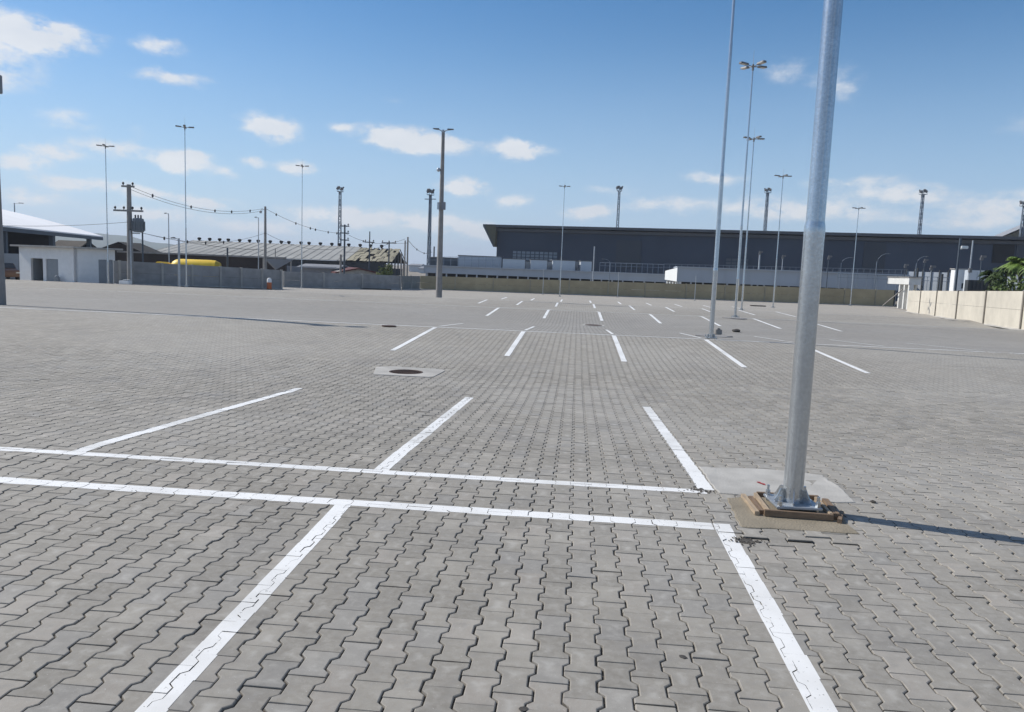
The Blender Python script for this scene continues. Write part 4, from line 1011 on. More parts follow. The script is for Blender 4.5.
# cantilevered left end: sloping soffit
xo_ = -2.6
q = MB(); q.extrude([(xo_, -1.2, zr), (0, -1.2, zr), (0, -1.2, zr-.5), (-.05, -1.2, topz(496, 247, 152)-OFF), (-.35, -1.2, topz(496, 247, 152)-OFF), (xo_, -1.2, zr-.35)], (0, DW, 0)); q.build('end_canopy', SOFF, wh)
q = MB(); q.extrude([(xo_-.02, -1.25, zr+.02), (xo_-.02, -1.25, zr-.33), (-.38, -1.25, topz(496, 247, 152)-OFF-.05), (-.05, -1.25, topz(496, 247, 152)-OFF-.05), (xo_+.35, -1.25, zr-.2), (0, -1.25, zr-.2), (0, -1.25, zr+.02)], (0, .045, 0)); q.build('end_trim', FASC, wh)
GLZ = pm('pale_window_glass', (.20, .25, .30), rough=.25, var=.2, scale=.6, bump=0)
def px_window(p0, p1, y0, y1, mat, name='window', bars=0, rows=0):
    x0, x1 = along(p0, a, b), along(p1, a, b); d = 150*(1-x0/L)+126*x0/L+1
    z0, z1 = topz(p0, y1, d)-OFF, topz(p0, y0, d)-OFF
    q = MB(); q.box(((x0+x1)/2, -.08, (z0+z1)/2), (x1-x0, .12, z1-z0)); w = q.build(name, mat, wh)
    if bars:
        q = MB()
        for i in range(bars+1): q.box((x0+(x1-x0)*i/bars, -.16, (z0+z1)/2), (.16, .06, z1-z0))
        for i in range(rows+1): q.box(((x0+x1)/2, -.165, z0+(z1-z0)*i/rows), (x1-x0+.1, .05, .14))
        q.build('window_frame', WDARK, w)
    return w
px_window(512, 557, 250.5, 260, GLZ, 'window', 10, 3)
px_window(725, 748, 258, 268, pm('dim_window_glass', (.09, .11, .14), rough=.3, var=.2, scale=.6, bump=0), 'window', 4, 3)
px_window(990.5, 1012, 244.5, 263, VOID, 'loading_door')
for p0, p1 in ((615, 640), (862, 884), (1014, 1040)):
    px_window(p0, p1, 240+(p0-615)*.012, 268+(p0-615)*.02, pm('panel_slate', (.043, .052, .068), rough=.5, var=.1, scale=.2, bump=0), 'cladding_panel')

# ---- low grey annexes in front of it, on short columns over a dark undercroft
LG = pm('light_grey_cladding', (.52, .56, .60), rough=.6, var=.08, scale=.3, bump=0)
MG = pm('mid_grey_cladding', (.40, .44, .49), rough=.6, var=.08, scale=.3, bump=0)
WG = pm('white_cladding', (.75, .77, .77), rough=.6, var=.05, scale=.3, bump=0)
def annex(p0, d0, p1, d1, ytop, ybot, depth, mat, label, left_white=False):
    a, b = spot(p0, 280, d0, OFF), spot(p1, 280, d1, OFF); t, nrm, L, rz = frame_of(a, b)
    r = thing('annex', label, 'building', (a.x, a.y, OFF), rz)
    z1, z0 = topz(p0, ytop, d0)-OFF, topz(p0, ybot, d0)-OFF
    q = MB(); q.box((L/2, depth/2, (z0+z1)/2), (L, depth, z1-z0)); q.build('walls', mat, r)
    x = .0
    while x < L: q = MB(); q.box((x, -.03, (z0+z1)/2), (.09, .05, z1-z0-.1)); q.build('joint_strip', MG, r); x += 3.2
    q = MB(); q.box((L/2, depth/2-.1, z1+.06), (L+.2, depth+.3, .14)); q.build('parapet', MG, r)
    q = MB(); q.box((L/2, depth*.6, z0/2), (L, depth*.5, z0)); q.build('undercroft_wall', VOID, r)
    n = min(40, int(L/1.6))
    for i in range(n+1): q = MB(); q.box((.3+(L-.6)*i/n, .3, z0/2), (.22, .22, z0)); q.build('column', MG, r)
    return r, a, b, z0, z1, L
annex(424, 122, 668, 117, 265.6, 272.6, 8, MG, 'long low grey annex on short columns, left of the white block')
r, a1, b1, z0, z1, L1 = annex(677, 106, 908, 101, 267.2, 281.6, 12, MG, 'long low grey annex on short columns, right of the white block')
# its lit left end, the sunlight put into a whiter cladding colour
wa = spot(664, 280, 114.5, OFF); t2, n2, Lw, rw = frame_of(wa, a1)
wb_ = thing('white_block', 'bright white sunlit block end facing the lot beyond the olive wall', 'building', (wa.x, wa.y, OFF), rw)
zt = topz(664, 270.8, 114.5)-OFF; q = MB(); q.extrude([(0, .1, z0+.15), (Lw-.05, .1, z0), (Lw-.05, .1, z1-.02), (0, .1, zt)], (0, 1.0, 0)); q.build('wall', WG, wb_)
for i in range(5): q = MB(); q.box((.5+(Lw-.8)*i/4, .5, z0/2), (.4, .3, z0)); q.build('column', WG, wb_)
# blocks standing on/behind the left annex
def block(p0, p1, y0, d, depth, mat, label, d1=None):
    a, b = spot(p0, 280, d, OFF), spot(p1, 280, d1 or d, OFF); t, nrm, L, rz = frame_of(a, b)
    r = thing('rooftop_unit', label, 'building', (a.x, a.y, OFF), rz, 'grey blocks behind the left annex')
    z1 = topz((p0+p1)/2, y0, d)-OFF; q = MB(); q.box((L/2, depth/2, z1/2), (L, depth, z1)); q.build('walls', mat, r)
    q = MB(); q.box((L/2, depth/2, z1+.07), (L+.2, depth+.2, .14)); q.build('parapet', FASC, r); return r
block(429, 457.5, 258.2, 131.5, 8, STEELD, 'dark slate block above the left annex, beside the tall concrete post')
block(457.7, 501, 256.6, 131, 8, MG, 'grey block at the left end of the row above the annex')
block(502, 524.5, 259.2, 130.5, 8, LG, 'pale grey block in the row above the annex, second from its left end')
block(530, 546.5, 260.2, 130, 8, LG, 'pale grey block above the annex, left of the lone slim lamp post')
block(552, 574.5, 260.6, 129.5, 8, LG, 'pale grey block above the annex, behind the lone slim lamp post')
block(580, 591, 261.4, 129, 8, LG, 'pale grey block at the right end of the row above the annex')
for (p0, p1) in ((524.8, 529.8), (546.8, 551.8), (574.8, 579.8)):
    block(p0, p1, 261.5, 132, 5, MG, 'darker grey infill between pale blocks above the left annex')
# white van under the annex
car(spot(647.5, 285, 99, OFF), R_(4), WG, 'white car passing behind the olive wall, left of the white block', 4.1)

# white gate pier at the end of the cream wall
a, b = spot(885.5, 306, 92, -1.2), spot(906.5, 308, 83, -1.2); t, nrm, L, rz = frame_of(a, b)
gp = thing('gatehouse', 'small white gate structure where the olive and cream walls meet', 'gate', (a.x, a.y, -1.22), rz)
z1 = topz(896, 277.3, 87)+1.22; z0 = topz(896, 284, 87)+1.22
q = MB(); q.box((L/2, .6, (z0+z1)/2), (L, 1.2, z1-z0)); q.build('lintel', GREYBLUE, gp)
q = MB(); q.box((L/2, .6, z1+.04), (L+.3, 1.4, .08)); q.build('cap', CONC_D, gp)
for x in (L*.56, L*.78, L-.25): q = MB(); q.box((x, .3, z0/2), (.45, .45, z0)); q.build('pillar', GREYBLUE, gp)
q = MB(); q.box((L*.8, .8, z0/2), (L*.36, .2, z0)); q.build('wall_panel', WALLC, gp)
q = MB(); q.tube((L*.05, -.4, .1), (L*.8, -.1, z0*.8), .06, n=8); q.build('brace', CONC_D, gp)

# ================================================================== TOWERS, POLES, WIRES
TOWER = pm('tower_steel', (.20, .24, .29), rough=.6, metal=.3, var=.15, scale=2, bump=0)
def floodlight_tower(px, pyt, d, label, w=.75, head=1.0, lean=0.0, H=None):
    p = spot(px, 275, d, OFF); H = topz(px, pyt, d)-OFF
    # follow the picture column of the head down to the ground
    q0 = at(px, pyt, d); p = Vector((q0.x, q0.y, OFF))
    r = thing('floodlight_tower', label, 'floodlight tower', p, rnd.uniform(-.3, .3), 'floodlight towers behind the lot')
    w1 = w*.55; n = int(H/1.3); q = MB(); dgn = MB()
    cor = [(-1, -1), (1, -1), (1, 1), (-1, 1)]
    for cx, cyy in cor: q.tube((cx*w/2, cyy*w/2, 0), (cx*w1/2, cyy*w1/2, H-1), .085, n=6)
    q.build('legs', TOWER, r)
    for k in range(n):
        f0, f1 = k/n, (k+1)/n; a0, a1 = w+(w1-w)*f0, w+(w1-w)*f1
        for i in range(4):
            c0, c1_ = cor[i], cor[(i+1) % 4]; z0, z1 = (H-1)*f0, (H-1)*f1
            if k % 2: c0, c1_ = c1_, c0
            dgn.tube((c0[0]*a0/2, c0[1]*a0/2, z0), (c1_[0]*a1/2, c1_[1]*a1/2, z1), .05, n=4)
            dgn.tube((cor[i][0]*a1/2, cor[i][1]*a1/2, z1), (cor[(i+1) % 4][0]*a1/2, cor[(i+1) % 4][1]*a1/2, z1), .045, n=4)
    dgn.build('bracing', TOWER, r)
    q = MB(); head *= .62; q.box((0, 0, H-1.05), (1.9*head, 1.9*head, .1))
    for cx, cyy in cor: q.tube((cx*.9*head, cyy*.9*head, H-1), (cx*.9*head, cyy*.9*head, H-.1), .04, n=5)
    for zz in (H-.55, H-.1):
        for i in range(4): q.tube((cor[i][0]*.9*head, cor[i][1]*.9*head, zz), (cor[(i+1) % 4][0]*.9*head, cor[(i+1) % 4][1]*.9*head, zz), .035, n=5)
    q.build('platform', TOWER, r)
    for i in range(6):
        a = i*math.pi/3+.3; q = MB(); mt = Matrix.Rotation(a, 3, 'Z')
        q.box(mt @ Vector((1.05*head, 0, H-.15-.3*(i % 2))), (.3, .5, .5), rot=mt @ Matrix.Rotation(.5, 3, 'Y')); f = q.build('floodlight', LAMPM, r)
    return r
floodlight_tower(340.2, 187, 175, 'lattice floodlight tower rising behind the broken shed roof', head=1.05)
t_ = floodlight_tower(430.6, 189.5, 150, 'lattice floodlight tower just left of the tall concrete lamp post', w=.55, head=.9)
q = MB(); q.box((0, 0, topz(430, 199, 150)-OFF), (2.3, .5, .12)); q.build('cross_rail', TOWER, t_)
floodlight_tower(619.6, 186.5, 185, 'lattice floodlight tower above the left half of the warehouse roof', head=1.0)
floodlight_tower(768, 188.5, 190, 'lattice floodlight tower above the warehouse, beside the lamp post line', head=1.05)
floodlight_tower(923.5, 190, 180, 'lattice floodlight tower above the warehouse, right of the close post', head=1.1)
floodlight_tower(1025, 201, 165, 'lattice floodlight tower cut by the right edge above the white roof', head=1.2)

WIREM = pm('black_cable', (.02, .02, .022), rough=.6, var=.1, bump=0)
INSUL = pm('dark_insulator', (.03, .028, .03), rough=.4, var=.1, bump=0)
def pole_thing(px, pyb, pyt, d, label, r0, r1, mat, z=OFF, name='utility_pole', group='utility poles beyond the wall', sq=False):
    top = at(px, pyt, d); p = Vector((top.x, top.y, z)); H = top.z-z
    r = thing(name, label, 'utility pole', p, 0, group); q = MB()
    if sq: q.box((0, 0, H/2), (r0*2, r0*1.4, H))
    else: q.lathe([(r0, -.1), (r1, H)], 14)
    q.build('shaft', mat, r, smooth=not sq); return r, H
def crossarm(r, z, L, pins=3, rz=0.0, mat=None, up_=True):
    q = MB(); q.box((0, -.14, z), (L, .12, .13)); a = q.build('crossarm', mat or CONC_D, r); a.rotation_euler.z = rz
    for i in range(pins):
        x = -L/2+.12+(L-.24)*i/(pins-1)
        q = MB(); q.lathe([(.03, .05), (.03, .12), (.075, .16), (.08, .26), (.03, .32)], 10, (x, -.14, z)); q.build('insulator', INSUL, a)
    return a
up1, H1 = pole_thing(128.8, 288, 184.5, 57.3, 'grey utility pole with crossarm and transformer beside the white booth', .25, .15, CONC_D, z=-1.08)
crossarm(up1, H1-.15, .95, 2, .1)
crossarm(up1, H1-1.95, 2.25, 4, .05)
def zz(py, px=128.8, d=57.3): return topz(px, py, d)+1.08
tr = MB(); zt = (zz(231)+zz(218.5))/2
tr.lathe([(.30, -.52), (.40, -.48), (.40, .42), (.36, .5), (.1, .53)], 20, (.72, -.05, zt))
for k in range(12):
    a = k*math.pi/6; tr.box((.72+.43*math.cos(a), -.05+.43*math.sin(a), zt-.05), (.09, .025, .7), a)
tf = tr.build('transformer', pm('transformer_grey', (.14, .16, .18), rough=.5, var=.12, scale=3, bump=0), up1)
for k in range(3): q = MB(); q.lathe([(.04, .5), (.07, .55), (.04, .62), (.07, .68), (.03, .78)], 10, (.5+.22*k, -.05, zt)); q.build('bushing', INSUL, tf)
q = MB(); q.box((.35, 0, zt-.6), (.9, .1, .1)); q.build('transformer_bracket', GALV_OLD, up1)
q = MB(); q.path([(.18, -.18, .3), (.16, -.17, 2), (.15, -.16, zt-.4)], .05); q.build('conduit', GALV_OLD, up1)
pole_thing(142.3, 264, 224, 63, 'slim dark post just right of the transformer', .07, .06, STEELD, group='slim posts beyond the wall')
up2, H2 = pole_thing(265.3, 270, 206.5, 80, 'plain utility pole between the yellow tank and a slim lamp post', .17, .11, CONC_D)
q = MB(); q.path([(0, -.12, H2-.35), (-.3, -.2, H2-.3), (-.42, -.2, H2-.45)], .03); q.lathe([(.12, -.1), (.14, .1), (.05, .16)], 12, (-.42, -.2, H2-.62)); q.build('bracket', GALV_OLD, up2)
up3, H3 = pole_thing(344.8, 272, 224.5, 94, 'dark utility pole with three short crossarms before the floodlight tower', .13, .10, STEELD)
for k in range(3): crossarm(up3, H3-.2-.85*k, 1.1, 2, .2, STEELD)
up4, H4 = pole_thing(369.8, 268, 231.5, 100, 'thin dark pole with crossarm before the mossy broken roof', .10, .07, STEELD); crossarm(up4, H4-1.4, 1.3, 3, .1, STEELD)
up5, H5 = pole_thing(389.2, 264, 241.5, 104, 'dark pole with wide crossarm directly above the round bush', .11, .09, STEELD); crossarm(up5, H5-.2, 2.0, 3, .1, STEELD)
up6, H6 = pole_thing(405.2, 270, 240.5, 97, 'left of two close grey poles at the broken shed end', .10, .09, CONC_D)
up7, H7 = pole_thing(407.9, 270, 237, 96, 'right and taller of two close grey poles at the broken shed end', .12, .10, CONC_D)
pole_thing(401.5, 268, 253, 99, 'short grey post left of the two close poles', .10, .09, CONC_D, group='slim posts beyond the wall')
pole_thing(227.4, 268, 247.5, 84, 'short dark post behind the wall right of the yellow tank', .10, .09, STEELD, group='slim posts beyond the wall')
pole_thing(275.3, 262, 248.5, 98, 'short grey post above the grey canopy', .07, .06, CONC_D, group='slim posts beyond the wall')
pole_thing(340.8, 268, 254.5, 95, 'short grey post left of the dark utility pole', .14, .13, CONC_D, group='slim posts beyond the wall')
pole_thing(434.2, 262, 246.5, 134, 'dark post with crossbars on the slate block', .14, .12, STEELD, group='slim posts beyond the wall')
def bracket_lamp(px, pyt, d, label, side, arm=.9, z=OFF, r0=.05, mat=None):
    top = at(px, pyt, d); r = thing('street_lamp', label, 'street lamp', (top.x, top.y, z), 0, 'single arm street lamps beyond the lot'); H = top.z-z
    mat = mat or GALV_OLD
    q = MB(); q.lathe([(r0*1.5, 0), (r0, H)], 12); q.build('shaft', mat, r, smooth=True)
    q = MB(); q.path([(0, 0, H-.08), (side*arm*.5, 0, H-.02), (side*arm, 0, H)], .03); q.build('arm', mat, r)
    q = MB(); q.extrude([(side*arm*.75, -.1, H-.03), (side*arm*1.5, -.08, H-.03), (side*arm*1.5, -.06, H+.05), (side*arm*.8, -.1, H+.08)], (0, .2, 0)); q.build('lamp_head', LAMPM, r)
bracket_lamp(168.5, 213.5, 92, 'tall thin street lamp above the gap left of the yellow tank', -1, .35)
bracket_lamp(178.8, 238.3, 59.6, 'short street lamp standing against the wall before the yellow tank', -1, .42, z=-1.1, r0=.07)
bracket_lamp(14.3, 203, 120, 'street lamp rising behind the white roof at the left', 1, 1.0, r0=.08)
bracket_lamp(258.5, 217.5, 87, 'thin pale street lamp just left of the plain utility pole', -1, .3, r0=.04)

def span(p0, p1, sag, label, spacers=(), r=.028, group='overhead lines behind the left wall', sp_size=.14, nlines=1):
    p0, p1 = Vector(p0), Vector(p1); n = 26
    o = thing('power_line', label, 'cable', p0, 0, group)
    def pt(f): return p0.lerp(p1, f)-Vector((0, 0, 4*sag*f*(1-f)))
    for j in range(nlines):
        q = MB(); q.path([pt(k/n)-p0-Vector((0, 0, .22*j)) for k in range(n+1)], r, 5); q.build('wire', WIREM, o)
    for f in spacers:
        c = pt(f)-p0; q = MB(); q.lathe([(.03, -sp_size*1.2), (sp_size*.5, -sp_size*.9), (sp_size*.55, 0), (sp_size*.45, sp_size*.5), (.04, sp_size*.75)], 8, c); q.build('spacer', INSUL, o)
def ptop(px, py, d): return at(px, py, d)
a, b = ptop(129.5, 186, 57.2), ptop(263, 208.6, 79.8)
span(a, b, .92, 'upper overhead line with dark spacers from the transformer pole to the plain pole', (.13, .38, .56, .70, .87), .015, nlines=2)
a2 = ptop(341.5, 233.3, 93.6)
span(b+Vector((.3, 0, 0)), a2, .55, 'overhead line with dark spacers running right from the plain utility pole', (.12, .36, .55, .62, .80, .93), .018, sp_size=.15)
span(ptop(345, 233, 94), ptop(405, 239, 97), .9, 'sagging line with spacers between the dark pole and the close grey poles', (.3, .45, .7), .018)
span(ptop(265.4, 233, 80), ptop(344, 247, 94), .9, 'lower cable from the plain pole across the long roof', (), .018)
span(ptop(129, 229, 57.3), ptop(265, 233, 80), 1.0, 'lower cable sagging past the transformer toward the plain pole', (.2, .35, .48, .62), .014, sp_size=.14)
span(ptop(142.3, 233, 63), ptop(265, 250, 80), .3, 'lowest cable crossing before the ridge vents', (), .02)
span(ptop(345, 252, 94), ptop(390, 243, 104), .4, 'cable climbing right across the mossy roof', (), .02)
span(ptop(408, 240, 96), ptop(432, 252, 134), .8, 'loose cable with spacers right of the close grey poles', (.3, .6), .03)
span(ptop(-60, 222, 56), ptop(128, 222, 57.2), .3, 'straight cable reaching the transformer pole from the left', (), .014)
span(ptop(389, 243, 104), ptop(407, 243, 96), .05, 'short cable joining the bush pole to the close grey poles', (), .02)

# ================================================================== RIGHT SIDE BEYOND THE WALLS
def curved_lamp(px, pyb, pyt, pxe, pye, d, label):
    p = at(px, pyt, d); e = at(pxe, pye, d); base = Vector((p.x, p.y, OFF))
    r = thing('curved_street_lamp', label, 'street lamp', base, 0, 'curved street lamps before the warehouse'); H = p.z-OFF; dx = e.x-p.x; dz = e.z-p.z
    q = MB(); q.lathe([(.07, 0), (.045, H)], 10); q.build('shaft', TOWER, r, smooth=True)
    q = MB(); q.path([(0, 0, H-.1), (dx*.1, 0, H+dz*.35), (dx*.35, 0, H+dz*.75), (dx*.7, 0, H+dz*.97), (dx, 0, H+dz)], .026); q.build('arm', TOWER, r)
    q = MB(); q.extrude([(dx*.95, -.1, H+dz-.05), (dx*1.18, -.08, H+dz-.02), (dx*1.18, -.06, H+dz+.02), (dx*.95, -.1, H+dz+.04)], (0, .2, 0)); q.build('lamp_head', LAMPM, r)
curved_lamp(841.3, 273, 263, 851, 257.6, 99.5, 'curved street lamp nearest the close thick post, before the warehouse')
curved_lamp(876.9, 274, 261.5, 888, 253.8, 99.5, 'curved street lamp above the olive wall, left of the white gate structure')
curved_lamp(916.5, 275, 263, 926, 256.5, 100, 'curved street lamp right of the white gate structure')
curved_lamp(610, 272, 262, 603, 259, 114, 'faint curved street lamp right of the lone slim lamp post')
def short_post(px, pyt, d, h_extra, label, mat=STEELD, r0=.06, cam_=True):
    p = at(px, pyt, d); r = thing('camera_post', label, 'post', (p.x, p.y, OFF), 0, 'short posts behind the far walls'); H = p.z-OFF
    q = MB(); q.lathe([(r0, 0), (r0*.85, H)], 10); q.build('shaft', mat, r, smooth=True)
    if cam_:
        q = MB(); q.box((.12, -.1, H-.05), (.5, .22, .22)); q.box((0, 0, H-.3), (.3, .2, .3)); q.build('camera', LAMPM, r, bevel=.03)
short_post(829, 256, 100, 0, 'short camera post beside the close thick post, before the warehouse')
short_post(905.5, 264.5, 100, 0, 'short camera post above the white gate structure')
short_post(925, 259.5, 100, 0, 'short camera post between the curved lamp and the dark tall post')
short_post(931.6, 266, 76, 0, 'grey short post rising behind the cream wall by its far end', GALV_OLD, .05)
short_post(982, 256, 78, 0, 'short camera post left of the palm trees')
short_post(594.5, 246.5, 113, 0, 'pale post before the warehouse, right of the lone slim lamp post', GALV_OLD, .10, False)
short_post(760, 251.5, 104, 0, 'pale post with cross pieces before the warehouse, in the lamp post line', GALV_OLD, .12)
short_post(783, 255.5, 104, 0, 'small lamp post before the warehouse right of the slim lamp post line', GALV_OLD, .06)
up8, H8 = pole_thing(960.5, 300, 238.5, 57, 'dark tall post with camera rising behind the cream wall', .10, .075, STEELD, group='tall posts behind the cream wall')
q = MB(); q.box((.3, -.1, H8-.65), (.5, .2, .22)); q.box((.1, -.05, H8-.75), (.2, .1, .1)); q.build('camera', WG, up8, bevel=.03)
up9, H9 = pole_thing(973, 290, 240.5, 70, 'tall grey post right of the dark camera post', .08, .06, GALV_OLD, group='tall posts behind the cream wall')
q = MB(); q.box((0, -.05, H9*.62), (.25, .25, .4)); q.build('equipment_box', LAMPM, up9)
# white kiosk and grey cabinet
a = spot(954.5, 281, 86, OFF); t1 = topz(961, 269.5, 86)-OFF
o = thing('kiosk', 'white box kiosk seen above the cream wall beside the dark post', 'kiosk', a, R_(-8))
q = MB(); q.box((.7, .7, t1/2), (1.5, 1.4, t1)); q.build('body', WHITEP, o, bevel=.04)
q = MB(); q.box((.7, .7, t1+.05), (1.7, 1.6, .1)); q.build('roof', CONC, o)
q = MB(); q.box((1.0, -.01, t1*.62), (.5, .04, .6)); q.build('window', pm('dark_pane', (.03, .035, .04), rough=.1, bump=0), o)
a = spot(967, 281, 84, OFF); t1 = topz(975, 270.3, 84)-OFF
o = thing('equipment_cabinet', 'grey equipment cabinet between the white kiosk and the palms', 'cabinet', a, R_(-8))
q = MB(); q.box((.95, .6, t1/2), (1.8, 1.2, t1)); q.build('body', LG, o, bevel=.04)
q = MB(); q.box((.95, -.02, t1/2), (.04, .05, t1*.9)); q.build('door_seam', MG, o)
# rails in front of the warehouse (behind the annex roofs)
def rail(p0, y0, p1, y1, d0, d1, label, posts=14, hh=.9, z=None):
    a, b = at(p0, y0, d0), at(p1, y1, d1); t, nrm, L, rz = frame_of(a, b)
    r = thing('railing', label, 'railing', (a.x, a.y, OFF), rz, 'pale railings before the warehouse'); za, zb = a.z-OFF, b.z-OFF
    q = MB(); q.tube((0, 0, za), (L, 0, zb), .04, n=6); q.build('top_rail', TOWER, r)
    q = MB(); q.tube((0, 0, za-.5), (L, 0, zb-.5), .03, n=6); q.build('lower_rail', TOWER, r)
    for i in range(posts+1):
        f = i/posts; q = MB(); q.tube((L*f, 0, 0), (L*f, 0, za+(zb-za)*f), .035, n=6); q.build('post', TOWER, r)
rail(664, 264, 908, 270, 121, 117, 'pale railing along the foot of the dark warehouse behind the right annex', 40)
rail(838, 273.5, 958, 278, 100.5, 99, 'pale guard rail before the annex near the white gate structure', 12)
rail(600, 262.5, 664, 264.5, 124, 121, 'pale railing above the left annex next to the white block', 12)
rail(430, 257, 500, 257, 128, 127, 'thin railing on the grey block beside the tall concrete post', 10)
# dark hedge / parked plant behind the cream wall
CABM = pm('dark_yard_fence', (.045, .05, .055), rough=.8, var=.25, scale=.6, bump=0)
a, b = spot(905, 283, 104, OFF), spot(1040, 290, 92, OFF); t, nrm, L, rz = frame_of(a, b)
o = thing('yard_fence', 'dark boarded yard fence behind the cream wall', 'fence', (a.x, a.y, OFF), rz); t1 = topz(950, 272.5, 99)-OFF
q = MB(); q.box((L/2, .3, t1/2), (L, .12, t1)); q.build('boards', MG, o)
for i in range(16): q = MB(); q.box((L*i/15, .18, t1/2+.15), (.14, .14, t1+.3)); q.build('post', CABM, o)
# parked truck-like dark things: goods container
def container(px0, px1, yt, d, mat, label):
    a, b = spot(px0, 285, d, OFF), spot(px1, 286, d*.985, OFF); t, nrm, L, rz = frame_of(a, b); h = topz(px0, yt, d)-OFF
    o = thing('shipping_container', label, 'container', (a.x, a.y, OFF), rz, 'dark containers behind the cream wall')
    q = MB(); q.box((L/2, 1.2, h/2+.06), (L, 2.4, h-.12)); q.build('body', mat, o)
    q = MB(); x = .15
    while x < L-.1: q.box((x, -.02, h/2+.06), (.12, .05, h-.35)); x += .28
    q.build('corrugation', mat, o)
    q = MB()
    for x in (.08, L-.08):
        for y in (.06, 2.34): q = MB(); q.box((x, y, h/2), (.18, .18, h)); q.build('corner_post', CABM, o)
container(968, 1000, 279.8, 62, CABM, 'dark container just behind the cream wall, left of the palms')
# chimney-like dark man-high meter posts
short_post(918, 268, 97, 0, 'dark stubby post behind the cream wall near its far end', CABM, .16, False)
short_post(942.3, 274, 96, 0, 'dark stubby post behind the cream wall left of the white kiosk', CABM, .18, False)

# roof at the upper right, above the warehouse
a, b = spot(990, 238, 210, OFF), spot(1075, 238, 200, OFF); t, nrm, L, rz = frame_of(a, b)
o = thing('gabled_hall', 'tall hall with white verge rising behind the warehouse at the right edge', 'building', (a.x, a.y, OFF), rz)
e = topz(990, 237.5, 210)-OFF; h = topz(1024, 221.0, 206)-OFF; xm = along(1024, a, b); sl_ = (h-e)/xm; xp = L*.9
q = MB(); q.extrude([(0, 0, e), (xp, 0, e+sl_*xp), (xp*2, 0, e), (xp*2, 0, e-1), (xp, 0, e+sl_*xp-1), (1.5, 0, e-.3)], (0, 50, 0)); q.build('roof', WHROOF, o)
q = MB(); q.extrude([(2.6, .6, 0), (2.6, .6, e-.2), (xp, .6, e+sl_*xp-1.1), (xp*2-2, .6, e-.2), (xp*2-2, .6, 0)], (0, 48, 0)); q.build('walls', SOFF, o)

for (p0, p1, yt, d, lab) in ((409, 420, 263.5, 320, 'faint distant building between the close grey poles and the floodlight tower'), (419, 434, 266.5, 280, 'faint distant low building left of the tall concrete post')):
    gable_house(spot(p0, 268, d, OFF), spot(p1, 268, d, OFF), 20, topz(p0, yt+1.5, d), topz(p0, yt, d), LG, GREYW, lab, 'distant_building', 'building')

# palms behind the cream wall
def palm(loc, h, label, nf=15, Lf=2.2, seed=1, mat=LEAF1):
    r2 = random.Random(seed); r = thing('palm_tree', label, 'palm tree', loc, 0, 'palms behind the cream wall')
    q = MB(); bend = r2.uniform(-.2, .2)
    pts = [(bend*(k/6)**2, .1*bend*k/6, h*k/6) for k in range(7)]
    q.path(pts, .15, 10, r1=.09); q.build('trunk', BARK, r, smooth=True)
    top = Vector(pts[-1]); q = MB()
    for k in range(nf):
        az = k*2.4+r2.uniform(-.3, .3); el = r2.uniform(.1, 1.35); L = Lf*r2.uniform(.75, 1.15)
        hd = Vector((math.cos(az), math.sin(az), 0)); pp = []
        for j in range(13):
            s = j/12; pp.append(top+hd*(L*s*math.cos(el*.8)*(1-.12*s))+Vector((0, 0, L*(s*math.sin(el)-.7*s*s))))
        q.path(pp, .025, 4, r1=.006)
        side = hd.cross(Vector((0, 0, 1)))
        for j in range(1, 12):
            for u_ in (0, .5):
                s = (j+u_)/12; p0 = pp[j].lerp(pp[j+1], u_); tang = (pp[j+1]-pp[j]).normalized()
                ll = L*.25*math.sin(min(1, s*1.15)*math.pi*.92+.12)
                for sg in (-1, 1):
                    dr = (side*sg*.85+tang*.55+Vector((0, 0, -.25+r2.uniform(-.15, .2)))).normalized()
                    wv = tang*.035; e2 = p0+dr*ll-Vector((0, 0, ll*.22))
                    mid = p0+dr*ll*.5+Vector((0, 0, .0))
                    q.add([p0-wv, mid-wv*1.2, e2, mid+wv*1.2, p0+wv], [(0, 1, 2, 3, 4)])
    q.build('crown', [mat], r, recalc=False); return r
PLF = pm('palm_leaf_green', (.16, .25, .045), rough=.5, var=.45, scale=2.2, bump=0)
palm(spot(1019, 300, 50, OFF), 4.5, 'bright green palm at the right edge, tallest behind the cream wall', 46, 1.55, 3, PLF)
palm(spot(1003, 298, 54, OFF), 4.1, 'dark green palm behind the cream wall, left of the bright tallest palm', 38, 1.35, 5, LEAF1)
palm(spot(989, 296, 57, OFF), 3.8, 'smallest dark palm behind the cream wall, next to the grey cabinet', 34, 1.2, 9, LEAF1)
palm(spot(1040, 302, 47, OFF), 4.5, 'palm partly beyond the right edge behind the cream wall', 40, 1.6, 12, PLF)

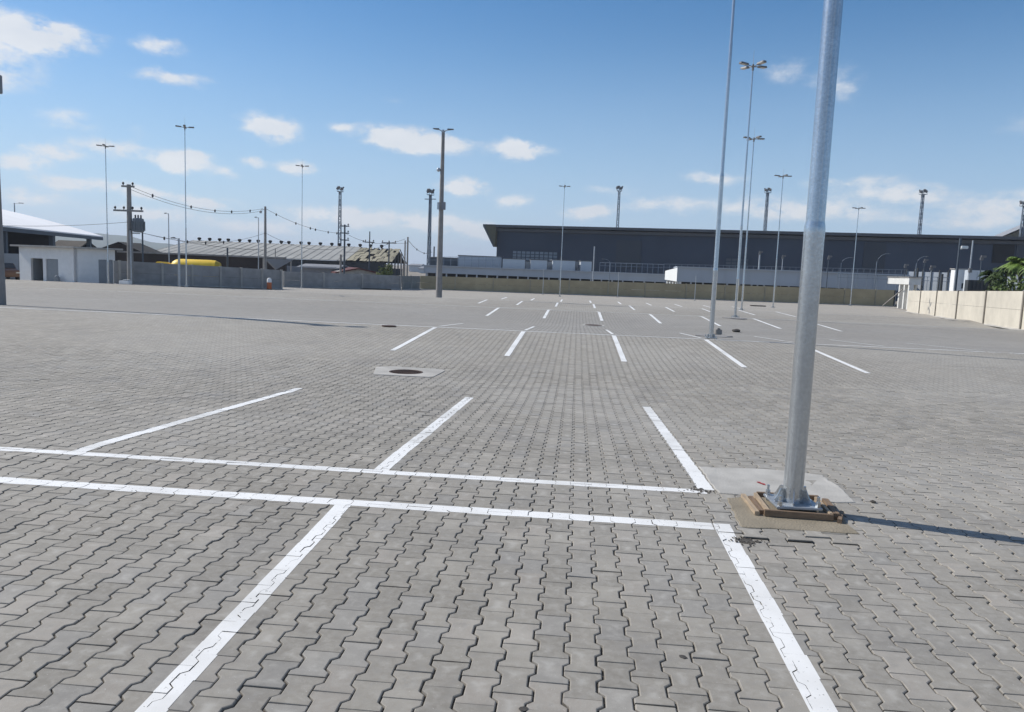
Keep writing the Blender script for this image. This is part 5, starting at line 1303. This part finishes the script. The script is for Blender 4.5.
LEAF3 = pm('bright_leaf_green', (.13, .19, .04), rough=.6, var=.5, scale=3, bump=0)
bush(spot(1018, 300, 48.5, OFF), 1.7, 1.3, topz(1018, 264, 48.5)-OFF, 'leafy bright green shrub under the tallest palm at the right edge', 1500, LEAF3, .15)
bush(spot(998, 298, 53, OFF), 1.3, 1.1, topz(998, 272, 53)-OFF, 'low dark green shrub under the smaller palms behind the cream wall', 1100, LEAF1, .13)

# drum by the corner of the grey wall
p = spot(269.3, 290, 65.5, None); o = thing('barrier_drum', 'orange and white barrier drum at the corner of the grey wall', 'drum', p)
ORG = pm('orange_plastic', (.55, .13, .03), rough=.5, var=.2, scale=4, bump=0)
q = MB(); q.lathe([(.22, 0), (.20, .3), (.19, .62)], 18); q.build('body', ORG, o, smooth=True)
q = MB(); q.lathe([(.195, .62), (.19, .86), (.12, .98), (.04, 1.0)], 18); q.build('cap', WHITEP, o, smooth=True)
q = MB(); q.lathe([(.27, 0), (.27, .06), (.23, .07)], 18); q.build('base', DARK, o)
# plank on the paving before the light grey wall
p = spot(371, 290.5, 84, None); q = MB(); q.box((0, 0, .06), (4.4, .3, .12)); o = q.build('kerb_block', TILE_B); o.location = p; o.rotation_euler.z = .28
tag(o, 'long dark timber lying on the paving before the light grey wall', 'timber')
p = spot(758, 304.5, 78, None); q = MB(); q.box((0, 0, .05), (1.5, .5, .1)); o = q.build('timber', TILE_B); o.location = p; o.rotation_euler.z = .1
tag(o, 'short dark timber lying on the paving before the olive wall', 'timber')

# ================================================================== AIR
mt = bpy.data.materials.new('pale_haze'); mt.use_nodes = True; nt = mt.node_tree; nt.nodes.clear()
ou = nt.nodes.new('ShaderNodeOutputMaterial'); vo = nt.nodes.new('ShaderNodeVolumePrincipled')
vo.inputs['Color'].default_value = (.80, .88, 1.0, 1); vo.inputs['Density'].default_value = HAZE; vo.inputs['Anisotropy'].default_value = .2
nt.links.new(vo.outputs[0], ou.inputs['Volume'])
q = MB(); q.box((0, 1500, 55), (7200, 7600, 115)); o = q.build('haze', mt); tag(o, kind='stuff')
